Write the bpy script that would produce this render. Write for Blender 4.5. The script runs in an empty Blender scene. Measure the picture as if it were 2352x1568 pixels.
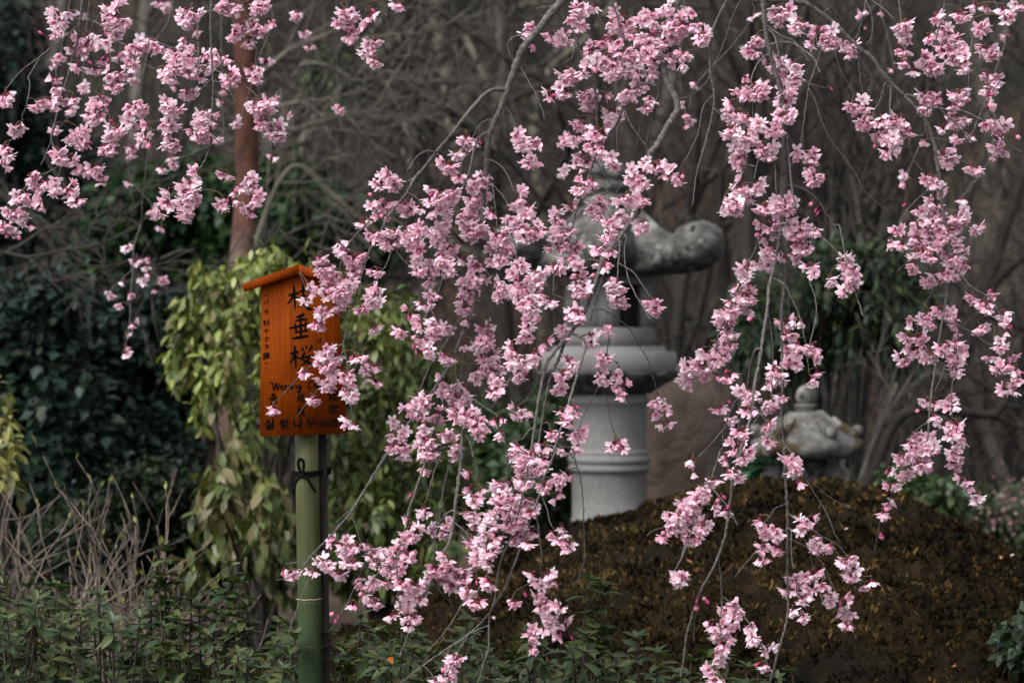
import bpy, math, random
import numpy as np
from mathutils import Matrix, Vector

# ------------------------------------------------------------------ camera, sky, sun, exposure
S = bpy.context.scene
COL = S.collection
CAMZ = 1.45
cam = bpy.data.cameras.new('camera')
cam.lens = 85.0; cam.sensor_width = 36.0; cam.sensor_fit = 'HORIZONTAL'
cam.clip_start = 0.05; cam.clip_end = 500.0
cam.dof.use_dof = True; cam.dof.focus_distance = 5.28; cam.dof.aperture_fstop = 4.8; cam.dof.aperture_blades = 0
cam_o = bpy.data.objects.new('camera', cam); COL.objects.link(cam_o)
cam_o.location = (0, 0, CAMZ); cam_o.rotation_euler = (math.radians(90), 0, 0)
S.camera = cam_o

SUN_EL, SUN_AZ = math.radians(48), math.radians(-136)      # high, behind the camera's left shoulder
w = bpy.data.worlds.new('World'); S.world = w; w.use_nodes = True
nt = w.node_tree; nt.nodes.clear()
sky = nt.nodes.new('ShaderNodeTexSky'); sky.sky_type = 'NISHITA'; sky.sun_disc = False
sky.sun_elevation = SUN_EL; sky.sun_rotation = SUN_AZ
sky.air_density = 1.0; sky.dust_density = 4.0; sky.ozone_density = 1.0
hsv = nt.nodes.new('ShaderNodeHueSaturation'); hsv.inputs['Saturation'].default_value = 0.25   # overcast: grey cloud cover
bg = nt.nodes.new('ShaderNodeBackground'); bg.inputs['Strength'].default_value = 0.12
wo = nt.nodes.new('ShaderNodeOutputWorld')
nt.links.new(sky.outputs[0], hsv.inputs['Color']); nt.links.new(hsv.outputs[0], bg.inputs['Color']); nt.links.new(bg.outputs[0], wo.inputs['Surface'])
sl = bpy.data.lights.new('sun', 'SUN'); sl.energy = 1.3; sl.angle = math.radians(35); sl.color = (1.0, 0.97, 0.94)
so = bpy.data.objects.new('sun', sl); COL.objects.link(so); so.location = (-3, -3, 12)
sd = Vector((math.sin(SUN_AZ) * math.cos(SUN_EL), math.cos(SUN_AZ) * math.cos(SUN_EL), math.sin(SUN_EL)))
so.rotation_euler = sd.to_track_quat('Z', 'Y').to_euler()
S.view_settings.view_transform = 'Standard'; S.view_settings.look = 'None'
S.view_settings.exposure = 1.38; S.view_settings.gamma = 1.0; S.view_settings.use_curve_mapping = False
S.cycles.use_denoising = True
S.cycles.max_bounces = 6; S.cycles.diffuse_bounces = 3; S.cycles.transmission_bounces = 3
S.cycles.glossy_bounces = 2; S.cycles.caustics_reflective = False; S.cycles.caustics_refractive = False

rng = np.random.default_rng(11)
random.seed(11)

# ------------------------------------------------------------------ helpers
def Wd(D): return D * 36.0 / 85.0
def P(u, v, D):
    """point at distance D seen at (u, v) of the 2352 x 1568 view of the photograph"""
    k = Wd(D) / 2352.0
    return np.array([(u - 1176.0) * k, D, CAMZ + (784.0 - v) * k])

def sstep(a, b, x):
    t = np.clip((np.asarray(x, float) - a) / (b - a), 0, 1); return t * t * (3 - 2 * t)

def vnoise(p, seed=0):
    """smooth value noise of points n x 3, about -1..1"""
    p = np.asarray(p, float); i = np.floor(p).astype(np.int64); f = p - i; f = f * f * (3 - 2 * f)
    out = np.zeros(len(p))
    for dx in (0, 1):
        for dy in (0, 1):
            for dz in (0, 1):
                h = (i[:, 0] + dx) * 374761393 + (i[:, 1] + dy) * 668265263 + (i[:, 2] + dz) * 2147483647 + seed * 974711
                h = (h ^ (h >> 13)) * 1274126177 & 0x7fffffff
                h = (h ^ (h >> 16)) & 0xffff
                wgt = (f[:, 0] if dx else 1 - f[:, 0]) * (f[:, 1] if dy else 1 - f[:, 1]) * (f[:, 2] if dz else 1 - f[:, 2])
                out += wgt * (h / 32767.5 - 1)
    return out

def fbm(p, oct=4, seed=0):
    p = np.asarray(p, float); a, s = 0.5, 1.0; out = np.zeros(len(p))
    for k in range(oct):
        out += a * vnoise(p * s + 17.3 * k, seed + k); a *= 0.5; s *= 2.03
    return out

class MB:
    """collects geometry for ONE mesh"""
    def __init__(s): s.V = []; s.Q = []; s.T = []; s.C = []; s.n = 0
    def add(s, v, q=None, t=None, c=(1, 1, 1)):
        v = np.asarray(v, float).reshape(-1, 3)
        if q is not None and len(q): s.Q.append(np.asarray(q, np.int64).reshape(-1, 4) + s.n)
        if t is not None and len(t): s.T.append(np.asarray(t, np.int64).reshape(-1, 3) + s.n)
        c = np.asarray(c, float)
        if c.ndim == 1: c = np.tile(c, (len(v), 1))
        s.V.append(v); s.C.append(c); s.n += len(v)
    def mesh(s, name, mat, smooth=True):
        v = np.concatenate(s.V); c = np.concatenate(s.C)
        q = np.concatenate(s.Q) if s.Q else np.zeros((0, 4), np.int64)
        t = np.concatenate(s.T) if s.T else np.zeros((0, 3), np.int64)
        me = bpy.data.meshes.new(name)
        me.vertices.add(len(v)); me.vertices.foreach_set('co', v.astype(np.float32).ravel())
        me.loops.add(q.size + t.size); me.loops.foreach_set('vertex_index', np.concatenate([q.ravel(), t.ravel()]).astype(np.int32))
        nf = len(q) + len(t); me.polygons.add(nf)
        st = np.concatenate([np.arange(len(q)) * 4, q.size + np.arange(len(t)) * 3])
        me.polygons.foreach_set('loop_start', st.astype(np.int32))
        try: me.polygons.foreach_set('loop_total', np.concatenate([np.full(len(q), 4), np.full(len(t), 3)]).astype(np.int32))
        except Exception: pass
        if smooth: me.polygons.foreach_set('use_smooth', np.ones(nf, bool))
        at = me.color_attributes.new('col', 'FLOAT_COLOR', 'POINT')
        at.data.foreach_set('color', np.concatenate([c, np.ones((len(c), 1))], 1).astype(np.float32).ravel())
        me.update(calc_edges=True); me.validate()
        if mat: me.materials.append(mat)
        return me
    def obj(s, name, mat, parent=None, kind=None, smooth=True):
        return link(name, s.mesh(name, mat, smooth), parent, kind)

def link(name, me, parent=None, kind=None):
    o = bpy.data.objects.new(name, me); COL.objects.link(o)
    if parent is not None: o.parent = parent
    if kind: o['kind'] = kind
    return o

def thing(name, label, cat, group=None):
    """an Empty that parents a thing's parts; geometry stays in world coordinates (the Empty sits at the origin of the plot)"""
    o = bpy.data.objects.new(name, None); COL.objects.link(o); o.empty_display_size = 0.1
    tag(o, label, cat, group); return o
def tag(o, label, cat, group=None):
    o['label'] = label; o['category'] = cat
    if group: o['group'] = group
    return o

def nrm(a): return a / np.maximum(np.linalg.norm(a, axis=-1, keepdims=True), 1e-9)

def catmull(p, step):
    """smooth curve through points (n x k), resampled about every step"""
    p = np.asarray(p, float)
    if len(p) == 1: return p
    q = np.vstack([2 * p[0] - p[1], p, 2 * p[-1] - p[-2]]); out = []
    for i in range(1, len(q) - 2):
        m = max(1, int(np.ceil(np.linalg.norm((q[i + 1] - q[i])[:3]) / step)))
        t = (np.arange(m) / m)[:, None]
        a, b, c, d = q[i - 1], q[i], q[i + 1], q[i + 2]
        out.append(0.5 * (2 * b + (c - a) * t + (2 * a - 5 * b + 4 * c - d) * t ** 2 + (3 * b - a - 3 * c + d) * t ** 3))
    out.append(p[-1:]); return np.concatenate(out)

def tube(mb, p, r, sides=6, c=(1, 1, 1), cap=True):
    p = np.asarray(p, float); n = len(p)
    if n < 2: return
    r = np.broadcast_to(np.asarray(r, float), (n,))
    t = nrm(np.gradient(p, axis=0)); a = np.array([0.31, 0.87, 0.23]); fr = np.zeros((n, 3))
    x = nrm(np.cross(t[0], a))
    for i in range(n):
        x = x - t[i] * (x @ t[i]); x = x / max(np.linalg.norm(x), 1e-9); fr[i] = x
    y = np.cross(t, fr); an = np.arange(sides) * 2 * np.pi / sides
    v = p[:, None] + r[:, None, None] * (np.cos(an)[None, :, None] * fr[:, None] + np.sin(an)[None, :, None] * y[:, None])
    v = v.reshape(-1, 3); i = np.arange(n - 1)[:, None] * sides; j = np.arange(sides)[None]; k = (j + 1) % sides
    q = np.stack([i + j, i + k, i + sides + k, i + sides + j], -1).reshape(-1, 4); tr = []
    if cap:
        v = np.vstack([v, p[-1:] + t[-1] * r[-1] * 0.6, p[:1] - t[0] * r[0] * 0.3])
        e = n * sides; b = (n - 1) * sides
        for m in range(sides):
            tr.append((b + m, b + (m + 1) % sides, e)); tr.append(((m + 1) % sides, m, e + 1))
    cc = np.asarray(c, float)
    if cc.ndim == 2:
        cc = np.repeat(cc, sides, 0)
        if cap: cc = np.vstack([cc, cc[-1:], cc[:1]])
    mb.add(v, q, tr, cc)

def frames(ax, up):
    """rotation matrices (columns x=side, y=axis, z=normal)"""
    y = nrm(ax); x = nrm(np.cross(y, up)); z = np.cross(x, y)
    return np.stack([x, y, z], -1)

def scatter(mb, tv, tq, tt, pos, R, sc, cols, tcol=None):
    """instances of a template joined into mb"""
    n, k = len(pos), len(tv)
    v = np.einsum('nij,kj->nki', R, tv) * np.asarray(sc).reshape(-1, 1, 1) + pos[:, None]
    off = (np.arange(n) * k)[:, None, None]
    q = (np.asarray(tq)[None] + off).reshape(-1, 4) if tq is not None and len(tq) else None
    t = (np.asarray(tt)[None] + off).reshape(-1, 3) if tt is not None and len(tt) else None
    c = np.repeat(cols[:, None], k, 1)
    if tcol is not None: c = c * tcol[None]
    mb.add(v, q, t, np.clip(c.reshape(-1, 3), 0, 1))

def sphere(mb, c, r, nu=12, nv=8, noise=0.0, ns=3.0, col=(1, 1, 1), seed=0):
    c = np.asarray(c, float); r = np.broadcast_to(np.asarray(r, float), (3,))
    th = np.linspace(0, np.pi, nv + 1)[1:-1]; ph = np.arange(nu) * 2 * np.pi / nu
    d = np.stack([np.sin(th)[:, None] * np.cos(ph), np.sin(th)[:, None] * np.sin(ph), np.cos(th)[:, None] * np.ones(nu)], -1).reshape(-1, 3)
    d = np.vstack([d, [0, 0, 1], [0, 0, -1]])
    k = 1 + noise * fbm(d * ns + c * 5, 3, seed) if noise else 1.0
    v = c + d * r * (k[:, None] if noise else 1.0)
    q = []; t = []; m = nv - 1; T = m * nu
    for i in range(m - 1):
        for j in range(nu): q.append((i * nu + j, (i + 1) * nu + j, (i + 1) * nu + (j + 1) % nu, i * nu + (j + 1) % nu))
    for j in range(nu):
        t.append((T, j, (j + 1) % nu)); t.append((T + 1, (m - 1) * nu + (j + 1) % nu, (m - 1) * nu + j))
    mb.add(v, q, t, col)

def lathe(mb, prof, sides, c=(0, 0), rot=0.0, mod=None, col=(1, 1, 1), capb=True, capt=True):
    """profile of (radius, z) turned about a vertical axis at c; mod(angle, r, z) may alter the radius"""
    prof = np.asarray(prof, float); n = len(prof); an = rot + np.arange(sides) * 2 * np.pi / sides
    r = np.repeat(prof[:, :1], sides, 1); z = np.repeat(prof[:, 1:], sides, 1); A = np.repeat(an[None], n, 0)
    if mod is not None: r, z = mod(A, r, z)
    v = np.stack([c[0] + r * np.cos(A), c[1] + r * np.sin(A), z], -1).reshape(-1, 3)
    i = np.arange(n - 1)[:, None] * sides; j = np.arange(sides)[None]; k = (j + 1) % sides
    q = np.stack([i + j, i + k, i + sides + k, i + sides + j], -1).reshape(-1, 4); t = []
    v = np.vstack([v, [c[0], c[1], z[0].mean()], [c[0], c[1], z[-1].mean()]]); e = n * sides
    for m in range(sides):
        if capb: t.append((e, (m + 1) % sides, m))
        if capt: t.append((e + 1, e - sides + m, e - sides + (m + 1) % sides))
    mb.add(v, q, t, col)

def slab(mb, pts, d0, d1, axis, col=(1, 1, 1)):
    """convex outline pts (n x 3) pushed from d0 to d1 along axis"""
    pts = np.asarray(pts, float); axis = np.asarray(axis, float); n = len(pts)
    v = np.vstack([pts + axis * d0, pts + axis * d1]); c0, c1 = v[:n].mean(0), v[n:].mean(0)
    v = np.vstack([v, c0, c1]); q = []; t = []
    for i in range(n):
        j = (i + 1) % n
        q.append((i, j, n + j, n + i)); t.append((2 * n, j, i)); t.append((2 * n + 1, n + i, n + j))
    mb.add(v, q, t, col)

# ------------------------------------------------------------------ materials
def newmat(name):
    m = bpy.data.materials.new(name); m.use_nodes = True; n = m.node_tree.nodes; n.clear()
    out = n.new('ShaderNodeOutputMaterial'); b = n.new('ShaderNodeBsdfPrincipled'); m.node_tree.links.new(b.outputs[0], out.inputs[0])
    return m, n, m.node_tree.links, b, out

def ramp(n, stops, interp='LINEAR'):
    r = n.new('ShaderNodeValToRGB'); e = r.color_ramp.elements; r.color_ramp.interpolation = interp
    while len(e) < len(stops): e.new(0.5)
    for k, (p, c) in zip(e, stops): k.position = p; k.color = (*c, 1)
    return r

def noise_mat(name, stops, scale=20, detail=8, rough=0.85, bump=0.3, bscale=60, spots=None, stretch=None, spec=0.3, bdist=0.01, vcol=False):
    m, n, L, b, out = newmat(name)
    tc = n.new('ShaderNodeTexCoord'); src = tc.outputs['Object']
    if stretch:
        mp = n.new('ShaderNodeMapping'); mp.inputs['Scale'].default_value = stretch; L.new(src, mp.inputs['Vector']); src = mp.outputs[0]
    nz = n.new('ShaderNodeTexNoise'); nz.inputs['Scale'].default_value = scale; nz.inputs['Detail'].default_value = detail; nz.inputs['Roughness'].default_value = 0.65
    L.new(src, nz.inputs['Vector']); r = ramp(n, stops); L.new(nz.outputs['Fac'], r.inputs[0]); col = r.outputs[0]
    for (sc, lo, hi, c) in (spots or []):
        z = n.new('ShaderNodeTexNoise'); z.inputs['Scale'].default_value = sc; z.inputs['Detail'].default_value = 6; L.new(src, z.inputs['Vector'])
        k = ramp(n, [(lo, (0, 0, 0)), (hi, (1, 1, 1))]); L.new(z.outputs['Fac'], k.inputs[0])
        mx = n.new('ShaderNodeMixRGB'); L.new(k.outputs[0], mx.inputs[0]); L.new(col, mx.inputs[1]); mx.inputs[2].default_value = (*c, 1); col = mx.outputs[0]
    if vcol:
        a = n.new('ShaderNodeAttribute'); a.attribute_name = 'col'; mx = n.new('ShaderNodeMixRGB'); mx.blend_type = 'MULTIPLY'; mx.inputs[0].default_value = 1
        L.new(col, mx.inputs[1]); L.new(a.outputs['Color'], mx.inputs[2]); col = mx.outputs[0]
    L.new(col, b.inputs['Base Color']); b.inputs['Roughness'].default_value = rough; b.inputs['Specular IOR Level'].default_value = spec
    if bump:
        z = n.new('ShaderNodeTexNoise'); z.inputs['Scale'].default_value = bscale; z.inputs['Detail'].default_value = 8; L.new(src, z.inputs['Vector'])
        bp = n.new('ShaderNodeBump'); bp.inputs['Strength'].default_value = bump; bp.inputs['Distance'].default_value = bdist
        L.new(z.outputs['Fac'], bp.inputs['Height']); L.new(bp.outputs[0], b.inputs['Normal'])
    return m

def leaf_mat(name, rough=0.5, trans=0.25, spec=0.4, tint=(1, 1, 1)):
    """colour from the mesh's own leaf colours, some light let through"""
    m, n, L, b, out = newmat(name)
    a = n.new('ShaderNodeAttribute'); a.attribute_name = 'col'
    L.new(a.outputs['Color'], b.inputs['Base Color']); b.inputs['Roughness'].default_value = rough; b.inputs['Specular IOR Level'].default_value = spec
    tr = n.new('ShaderNodeBsdfTranslucent'); mx = n.new('ShaderNodeMixRGB'); mx.blend_type = 'MULTIPLY'; mx.inputs[0].default_value = 1
    L.new(a.outputs['Color'], mx.inputs[1]); mx.inputs[2].default_value = (*tint, 1); L.new(mx.outputs[0], tr.inputs['Color'])
    ms = n.new('ShaderNodeMixShader'); ms.inputs[0].default_value = trans
    L.new(b.outputs[0], ms.inputs[1]); L.new(tr.outputs[0], ms.inputs[2]); L.new(ms.outputs[0], out.inputs[0])
    return m

M = {}
M['petal'] = leaf_mat('petal', 0.6, 0.5, 0.2)
M['stalk'] = leaf_mat('stalk', 0.6, 0.05, 0.3)
M['leaf'] = leaf_mat('leaf', 0.42, 0.24, 0.32, (1.3, 1.4, 0.7))
M['glossy_leaf'] = leaf_mat('glossy_leaf', 0.45, 0.14, 0.14, (1.2, 1.4, 0.7))
M['bark'] = noise_mat('cherry_bark', [(0.3, (0.0280, 0.0248, 0.0232)), (0.52, (0.0800, 0.0736, 0.0688)), (0.7, (0.1520, 0.1440, 0.1344))], 90, 8, 0.8, 0.6, 260, stretch=(1, 1, 1.6), bdist=0.004)
M['bare_bark'] = noise_mat('bare_bark', [(0.3, (0.0229, 0.0206, 0.0184)), (0.55, (0.0574, 0.0520, 0.0459)), (0.75, (0.1148, 0.1109, 0.0956))], 9, 8, 0.9, 0.6, 60, vcol=True)
M['pine_bark'] = noise_mat('pine_bark', [(0.3, (0.0234, 0.0084, 0.0056)), (0.5, (0.0654, 0.0211, 0.0117)), (0.72, (0.0935, 0.0398, 0.0258))], 16, 8, 0.9, 0.8, 30, stretch=(1, 1, 0.45), bdist=0.02, vcol=True)
M['moss'] = noise_mat('moss', [(0.3, (0.0030, 0.0020, 0.0010)), (0.5, (0.0100, 0.0065, 0.0027)), (0.66, (0.0187, 0.0120, 0.0045)), (0.8, (0.0213, 0.0163, 0.0075))], 7, 12, 1.0, 0.9, 90, spots=[(1.7, 0.52, 0.72, (0.0055, 0.0043, 0.0027))], spec=0.1, bdist=0.02)
M['moss_tuft'] = leaf_mat('moss_tuft', 0.95, 0.1, 0.03)
M['soil'] = noise_mat('leaf_litter', [(0.3, (0.0162, 0.0133, 0.0111)), (0.5, (0.0444, 0.0363, 0.0302)), (0.7, (0.0739, 0.0606, 0.0503))], 3, 12, 1.0, 0.9, 14, spots=[(0.6, 0.5, 0.62, (0.0768, 0.0454, 0.0325)), (0.35, 0.55, 0.7, (0.0333, 0.0355, 0.0222))], spec=0.1, bdist=0.05)
M['granite'] = noise_mat('granite', [(0.3, (0.0982, 0.0982, 0.0960)), (0.5, (0.1294, 0.1286, 0.1250)), (0.7, (0.1562, 0.1540, 0.1495))], 60, 10, 0.9, 0.25, 200, spots=[(3, 0.56, 0.75, (0.0938, 0.0915, 0.0870))], bdist=0.003)
M['old_granite'] = noise_mat('old_granite', [(0.32, (0.012, 0.012, 0.011)), (0.5, (0.062, 0.060, 0.056)), (0.68, (0.150, 0.147, 0.137))], 13, 12, 0.95, 0.9, 45, spots=[(26, 0.57, 0.63, (0.010, 0.010, 0.009)), (11, 0.60, 0.67, (0.17, 0.18, 0.155))], bdist=0.015)
M['mossy_granite'] = noise_mat('mossy_granite', [(0.3, (0.0281, 0.0267, 0.0234)), (0.5, (0.0748, 0.0725, 0.0678)), (0.7, (0.1403, 0.1380, 0.1309))], 16, 10, 0.95, 0.6, 70, spots=[(7, 0.50, 0.58, (0.0351, 0.0243, 0.0112)), (10, 0.6, 0.66, (0.1683, 0.1683, 0.1590))], bdist=0.01)
M['red_rock'] = noise_mat('red_rock', [(0.3, (0.0298, 0.0214, 0.0179)), (0.5, (0.0625, 0.0446, 0.0357)), (0.72, (0.1011, 0.0744, 0.0595))], 9, 10, 0.95, 0.7, 40, spots=[(3, 0.55, 0.7, (0.0506, 0.0476, 0.0446))], bdist=0.02)

# ------------------------------------------------------------------ the ground and the hillside behind
def ground_z(x, y):
    x = np.asarray(x, float); y = np.asarray(y, float)
    z = 0.30 * sstep(5, 9.5, y)
    h = np.maximum(0, y - 15.5 + 0.25 * x * sstep(0, 6, x))
    z = z + 0.44 * h * sstep(0, 5, h) + 0.05 * vnoise(np.stack([x * 0.8, y * 0.8, 0 * x], -1).reshape(-1, 3), 3).reshape(x.shape)
    return z + 0.45 * sstep(16, 24, y) * fbm(np.stack([x * 0.35, y * 0.35, 0 * x], -1).reshape(-1, 3), 4, 5).reshape(x.shape)

def grid(mb, xs, ys, zf, col=(1, 1, 1)):
    X, Y = np.meshgrid(xs, ys); Z = zf(X, Y); n, m = len(ys), len(xs)
    i = np.arange(n - 1)[:, None] * m; j = np.arange(m - 1)[None]
    q = np.stack([i + j, i + j + 1, i + m + j + 1, i + m + j], -1).reshape(-1, 4)
    mb.add(np.stack([X, Y, Z], -1).reshape(-1, 3), q, None, col)

g = MB(); grid(g, np.linspace(-34, 34, 220), np.concatenate([np.linspace(-8, 4, 20), np.linspace(4.2, 34, 240), np.linspace(34.5, 90, 60)]), ground_z)
ground = g.obj('ground', M['soil'], None, 'structure')

# the mossy mound in front of the lanterns
CR_U = [-200, 600, 860, 1000, 1200, 1400, 1550, 1700, 1850, 2000, 2150, 2260, 2352, 2600, 3000, 3400]
CR_V = [1640, 1560, 1462, 1400, 1287, 1203, 1166, 1132, 1110, 1126, 1182, 1242, 1300, 1410, 1560, 1640]
MY = 8.2
_cx = np.array([P(u, 0, MY)[0] for u in CR_U]); _cz = np.array([P(1176, v, MY)[2] for v in CR_V]) - 0.012
def mound_z(X, Y):
    zc = np.interp(X, _cx, _cz)
    for d in (0.06, 0.12): zc = 0.5 * zc + 0.25 * (np.interp(X - d, _cx, _cz) + np.interp(X + d, _cx, _cz))
    t = np.where(Y < MY, (MY - Y) / 2.35, (Y - MY) / 2.3)
    z = (zc + 0.25) * np.sqrt(np.clip(1 - t ** 2.2, 0, 1)) - 0.25
    p = np.stack([X, Y, 0 * X], -1).reshape(-1, 3)
    n = 0.035 * fbm(p * 3, 3, 21) + 0.050 * fbm(p * 10, 3, 8) + 0.030 * np.abs(vnoise(p * 30, 4)) + 0.012 * vnoise(p * 80, 6)
    return z + n.reshape(X.shape)
g = MB(); grid(g, np.linspace(-1.6, 3.6, 520), np.concatenate([np.linspace(5.85, 8.6, 420), np.linspace(8.62, 10.5, 60)]), mound_z)
mound = g.obj('mound', M['moss'], None, 'structure')

# tufts of brown moss standing on it
n = 190000
tx = rng.uniform(-1.2, 2.6, n); ty = rng.uniform(5.95, 8.7, n)
cl = fbm(np.stack([tx * 9, ty * 9, 0 * tx], -1), 4, 40); keep = cl > -0.26; tx, ty, cl = tx[keep], ty[keep], cl[keep]
tz = mound_z(tx[None], ty[None])[0]; keep = tz > ground_z(tx, ty); tx, ty, tz, cl = tx[keep], ty[keep], tz[keep], cl[keep]
n = len(tx); ax = nrm(np.stack([rng.normal(0, .7, n), rng.normal(-.3, .6, n), np.ones(n) * 0.8], -1))
R = frames(ax, rng.normal(0, 1, (n, 3)))
pal = np.array([(0.010, 0.007, 0.004), (0.052, 0.031, 0.010), (0.030, 0.021, 0.009), (0.072, 0.046, 0.017), (0.020, 0.016, 0.008)]); fine = fbm(np.stack([tx * 38, ty * 38, 0 * tx], -1), 3, 48)
big = fbm(np.stack([tx * 1.3, ty * 1.3, 0 * tx], -1), 3, 44); mid_ = fbm(np.stack([tx * 5, ty * 5, 0 * tx], -1), 3, 46)
cc = pal[rng.integers(0, 5, n)] * np.clip(0.72 + 1.5 * big + 1.5 * mid_ + 2.2 * fine, .08, 2.3)[:, None]
tv = np.array([(-.16, 0, 0), (.16, 0, 0), (.13, .6, .05), (-.13, .6, .05), (0, 1, .2)])
mb = MB(); scatter(mb, tv, [(0, 1, 2, 3)], [(3, 2, 4)], np.stack([tx, ty, tz - 0.003], -1), R, rng.uniform(0.010, 0.024, n), cc)
o = mb.obj('moss', M['moss_tuft'], None, 'stuff'); tag(o, 'shaggy brown moss covering the rounded mound', 'moss')

# fallen brown leaves and petals lying on the moss
k = 24; lx = rng.uniform(-0.3, 2.2, k); ly = rng.uniform(6.2, 8.1, k)
lf = MB(); lv = np.array([(0, 0, 0), (.28, .35, .1), (.22, .75, .05), (0, 1, .12), (-.24, .7, .05), (-.27, .3, .12)])
lf.add(lv, None, [(0, 1, 5), (1, 2, 4), (1, 4, 5), (2, 3, 4)], (0.30, 0.12, 0.035)); lme1 = lf.mesh('fallen_leaf', M['stalk'])
lf = MB(); lf.add(lv, None, [(0, 1, 5), (1, 2, 4), (1, 4, 5), (2, 3, 4)], (0.55, 0.40, 0.40)); lme2 = lf.mesh('fallen_petal', M['stalk'])
for i in range(k):
    pet = i % 3 == 0
    o = link('fallen_petal' if pet else 'fallen_leaf', lme2 if pet else lme1)
    o.location = (lx[i], ly[i], float(mound_z(np.array([[lx[i]]]), np.array([[ly[i]]]))[0, 0]) + 0.012)
    o.rotation_euler = (rng.uniform(-.5, .5), rng.uniform(-.5, .5), rng.uniform(0, 6.28)); o.scale = (rng.uniform(.012, .02) if pet else rng.uniform(.018, .035),) * 3
    if pet: tag(o, 'pale pink petal fallen on the brown moss mound', 'petal', 'fallen petals on the mound')
    else: tag(o, 'dry orange brown leaf fallen on the moss mound', 'leaf', 'fallen leaves on the mound')

# ------------------------------------------------------------------ the large stone lantern
LD = 10.5; LK = Wd(LD) / 2352.0
LC = (float(P(1400, 0, LD)[0]), LD)
def LZ(v): return float(P(0, v, LD)[2])
def LR(px): return px * LK
HROT = math.radians(-93)
T = thing('stone_lantern', 'large grey granite lantern with round ringed column, dark window and scrolled roof behind the mound', 'stone lantern')
mb = MB(); lathe(mb, [(.36, 0.1), (.36, LZ(1300)), (.33, LZ(1292))], 6, LC, HROT); mb.obj('plinth', M['granite'], T, smooth=False)
def petals(nk, amp):
    def f(A, r, z): return r * (1 + amp * (np.abs(np.cos(A * nk / 2)) - 0.6)), z
    return f
mb = MB(); pr = [(LR(205), LZ(1292)), (LR(200), LZ(1280)), (LR(185), LZ(1262)), (LR(150), LZ(1243)), (LR(108), LZ(1229)), (LR(97), LZ(1223))]
lathe(mb, pr, 72, LC, 0, petals(12, 0.05)); mb.obj('lotus_base', M['granite'], T)
pr = [(96, 1223), (97, 1214), (94, 1206), (90, 1204), (91, 1196), (89, 1191), (86, 1188), (86, 1140), (86, 1086), (88, 1082), (93, 1080), (95, 1072), (91, 1066), (91, 1062), (94, 1060), (96, 1053), (92, 1046), (89, 1043), (91, 1040), (91, 1035), (87, 1033), (86, 1028), (85, 980), (85, 932), (88, 928), (92, 924), (92, 915), (86, 911), (84, 902)]
mb = MB(); lathe(mb, [(LR(a), LZ(b)) for a, b in pr], 48, LC); mb.obj('column', M['granite'], T)
mb = MB(); pr = [(LR(92), LZ(903)), (LR(108), LZ(893)), (LR(128), LZ(880)), (LR(150), LZ(868)), (LR(166), LZ(858)), (LR(167), LZ(853))]
lathe(mb, pr, 96, LC, 0, petals(16, 0.09)); mb.obj('lotus_capital', M['old_granite'], T)
mb = MB(); lathe(mb, [(LR(172), LZ(854)), (LR(176), LZ(850)), (LR(176), LZ(812)), (LR(172), LZ(808)), (LR(150), LZ(806)), (LR(148), LZ(797)), (LR(140), LZ(795))], 6, LC, HROT); mb.obj('platform', M['granite'], T, smooth=False)
# fire box: six faces of jambs, sill and lintel; window faces stay open, the others have a recessed panel
rF = LR(117); cn = [np.array([LC[0] + rF * math.cos(HROT + i * math.pi / 3), LC[1] + rF * math.sin(HROT + i * math.pi / 3), 0]) for i in range(6)]
z0, z1, zt = LZ(795), LZ(752), LZ(632); zw = LZ(655)
for i in range(6):
    a, b = cn[i], cn[(i + 1) % 6]; e = nrm(b - a); L_ = np.linalg.norm(b - a); nn = np.array([e[1], -e[0], 0])
    if nn @ (0.5 * (a + b) - np.array([LC[0], LC[1], 0])) < 0: nn = -nn
    j = 0.24 * L_
    def rect(s0, s1, za, zb): return [a + e * s0 + [0, 0, za], a + e * s1 + [0, 0, za], a + e * s1 + [0, 0, zb], a + e * s0 + [0, 0, zb]]
    mb = MB(); slab(mb, rect(0, L_, z0, z1), -0.05, 0, nn); slab(mb, rect(0.001, L_ - 0.001, zw, zt), -0.05, -0.001, nn)
    slab(mb, rect(0.0005, j, z1, zw), -0.05, -0.0005, nn); slab(mb, rect(L_ - j, L_ - 0.0005, z1, zw), -0.05, -0.0005, nn)
    if i % 3 != 0: slab(mb, rect(j, L_ - j, z1, zw), -0.045, -0.018, nn)
    mb.obj('firebox_wall', M['granite'], T, smooth=False)
# roof: six-sided with thick dark eaves, swept up to the corners
def roofmod(lift, flare):
    def f(A, r, z):
        c = np.cos((A - HROT) * 6) * 0.5 + 0.5; rel = np.clip(r / r.max(), 0, 1)
        hexr = np.cos(math.pi / 6) / np.cos(((A - HROT) % (math.pi / 3)) - math.pi / 6)
        return r * hexr * (1 + flare * c ** 3 * rel ** 4), z + lift * c ** 2 * rel ** 5
    return f
pr = [(60, 634), (150, 632), (205, 629), (222, 622), (224, 592), (216, 583), (190, 572), (160, 556), (128, 532), (100, 508), (78, 490), (62, 480), (50, 474)]
mb = MB(); lathe(mb, [(LR(a), LZ(b)) for a, b in pr], 96, LC, HROT, roofmod(0.035, 0.05))
v = mb.V[0]; v += 0.010 * np.stack([fbm(v * 14, 3, 2), fbm(v * 14, 3, 7), fbm(v * 14, 3, 9)], -1)
roof = mb.obj('roof', M['old_granite'], T)
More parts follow.
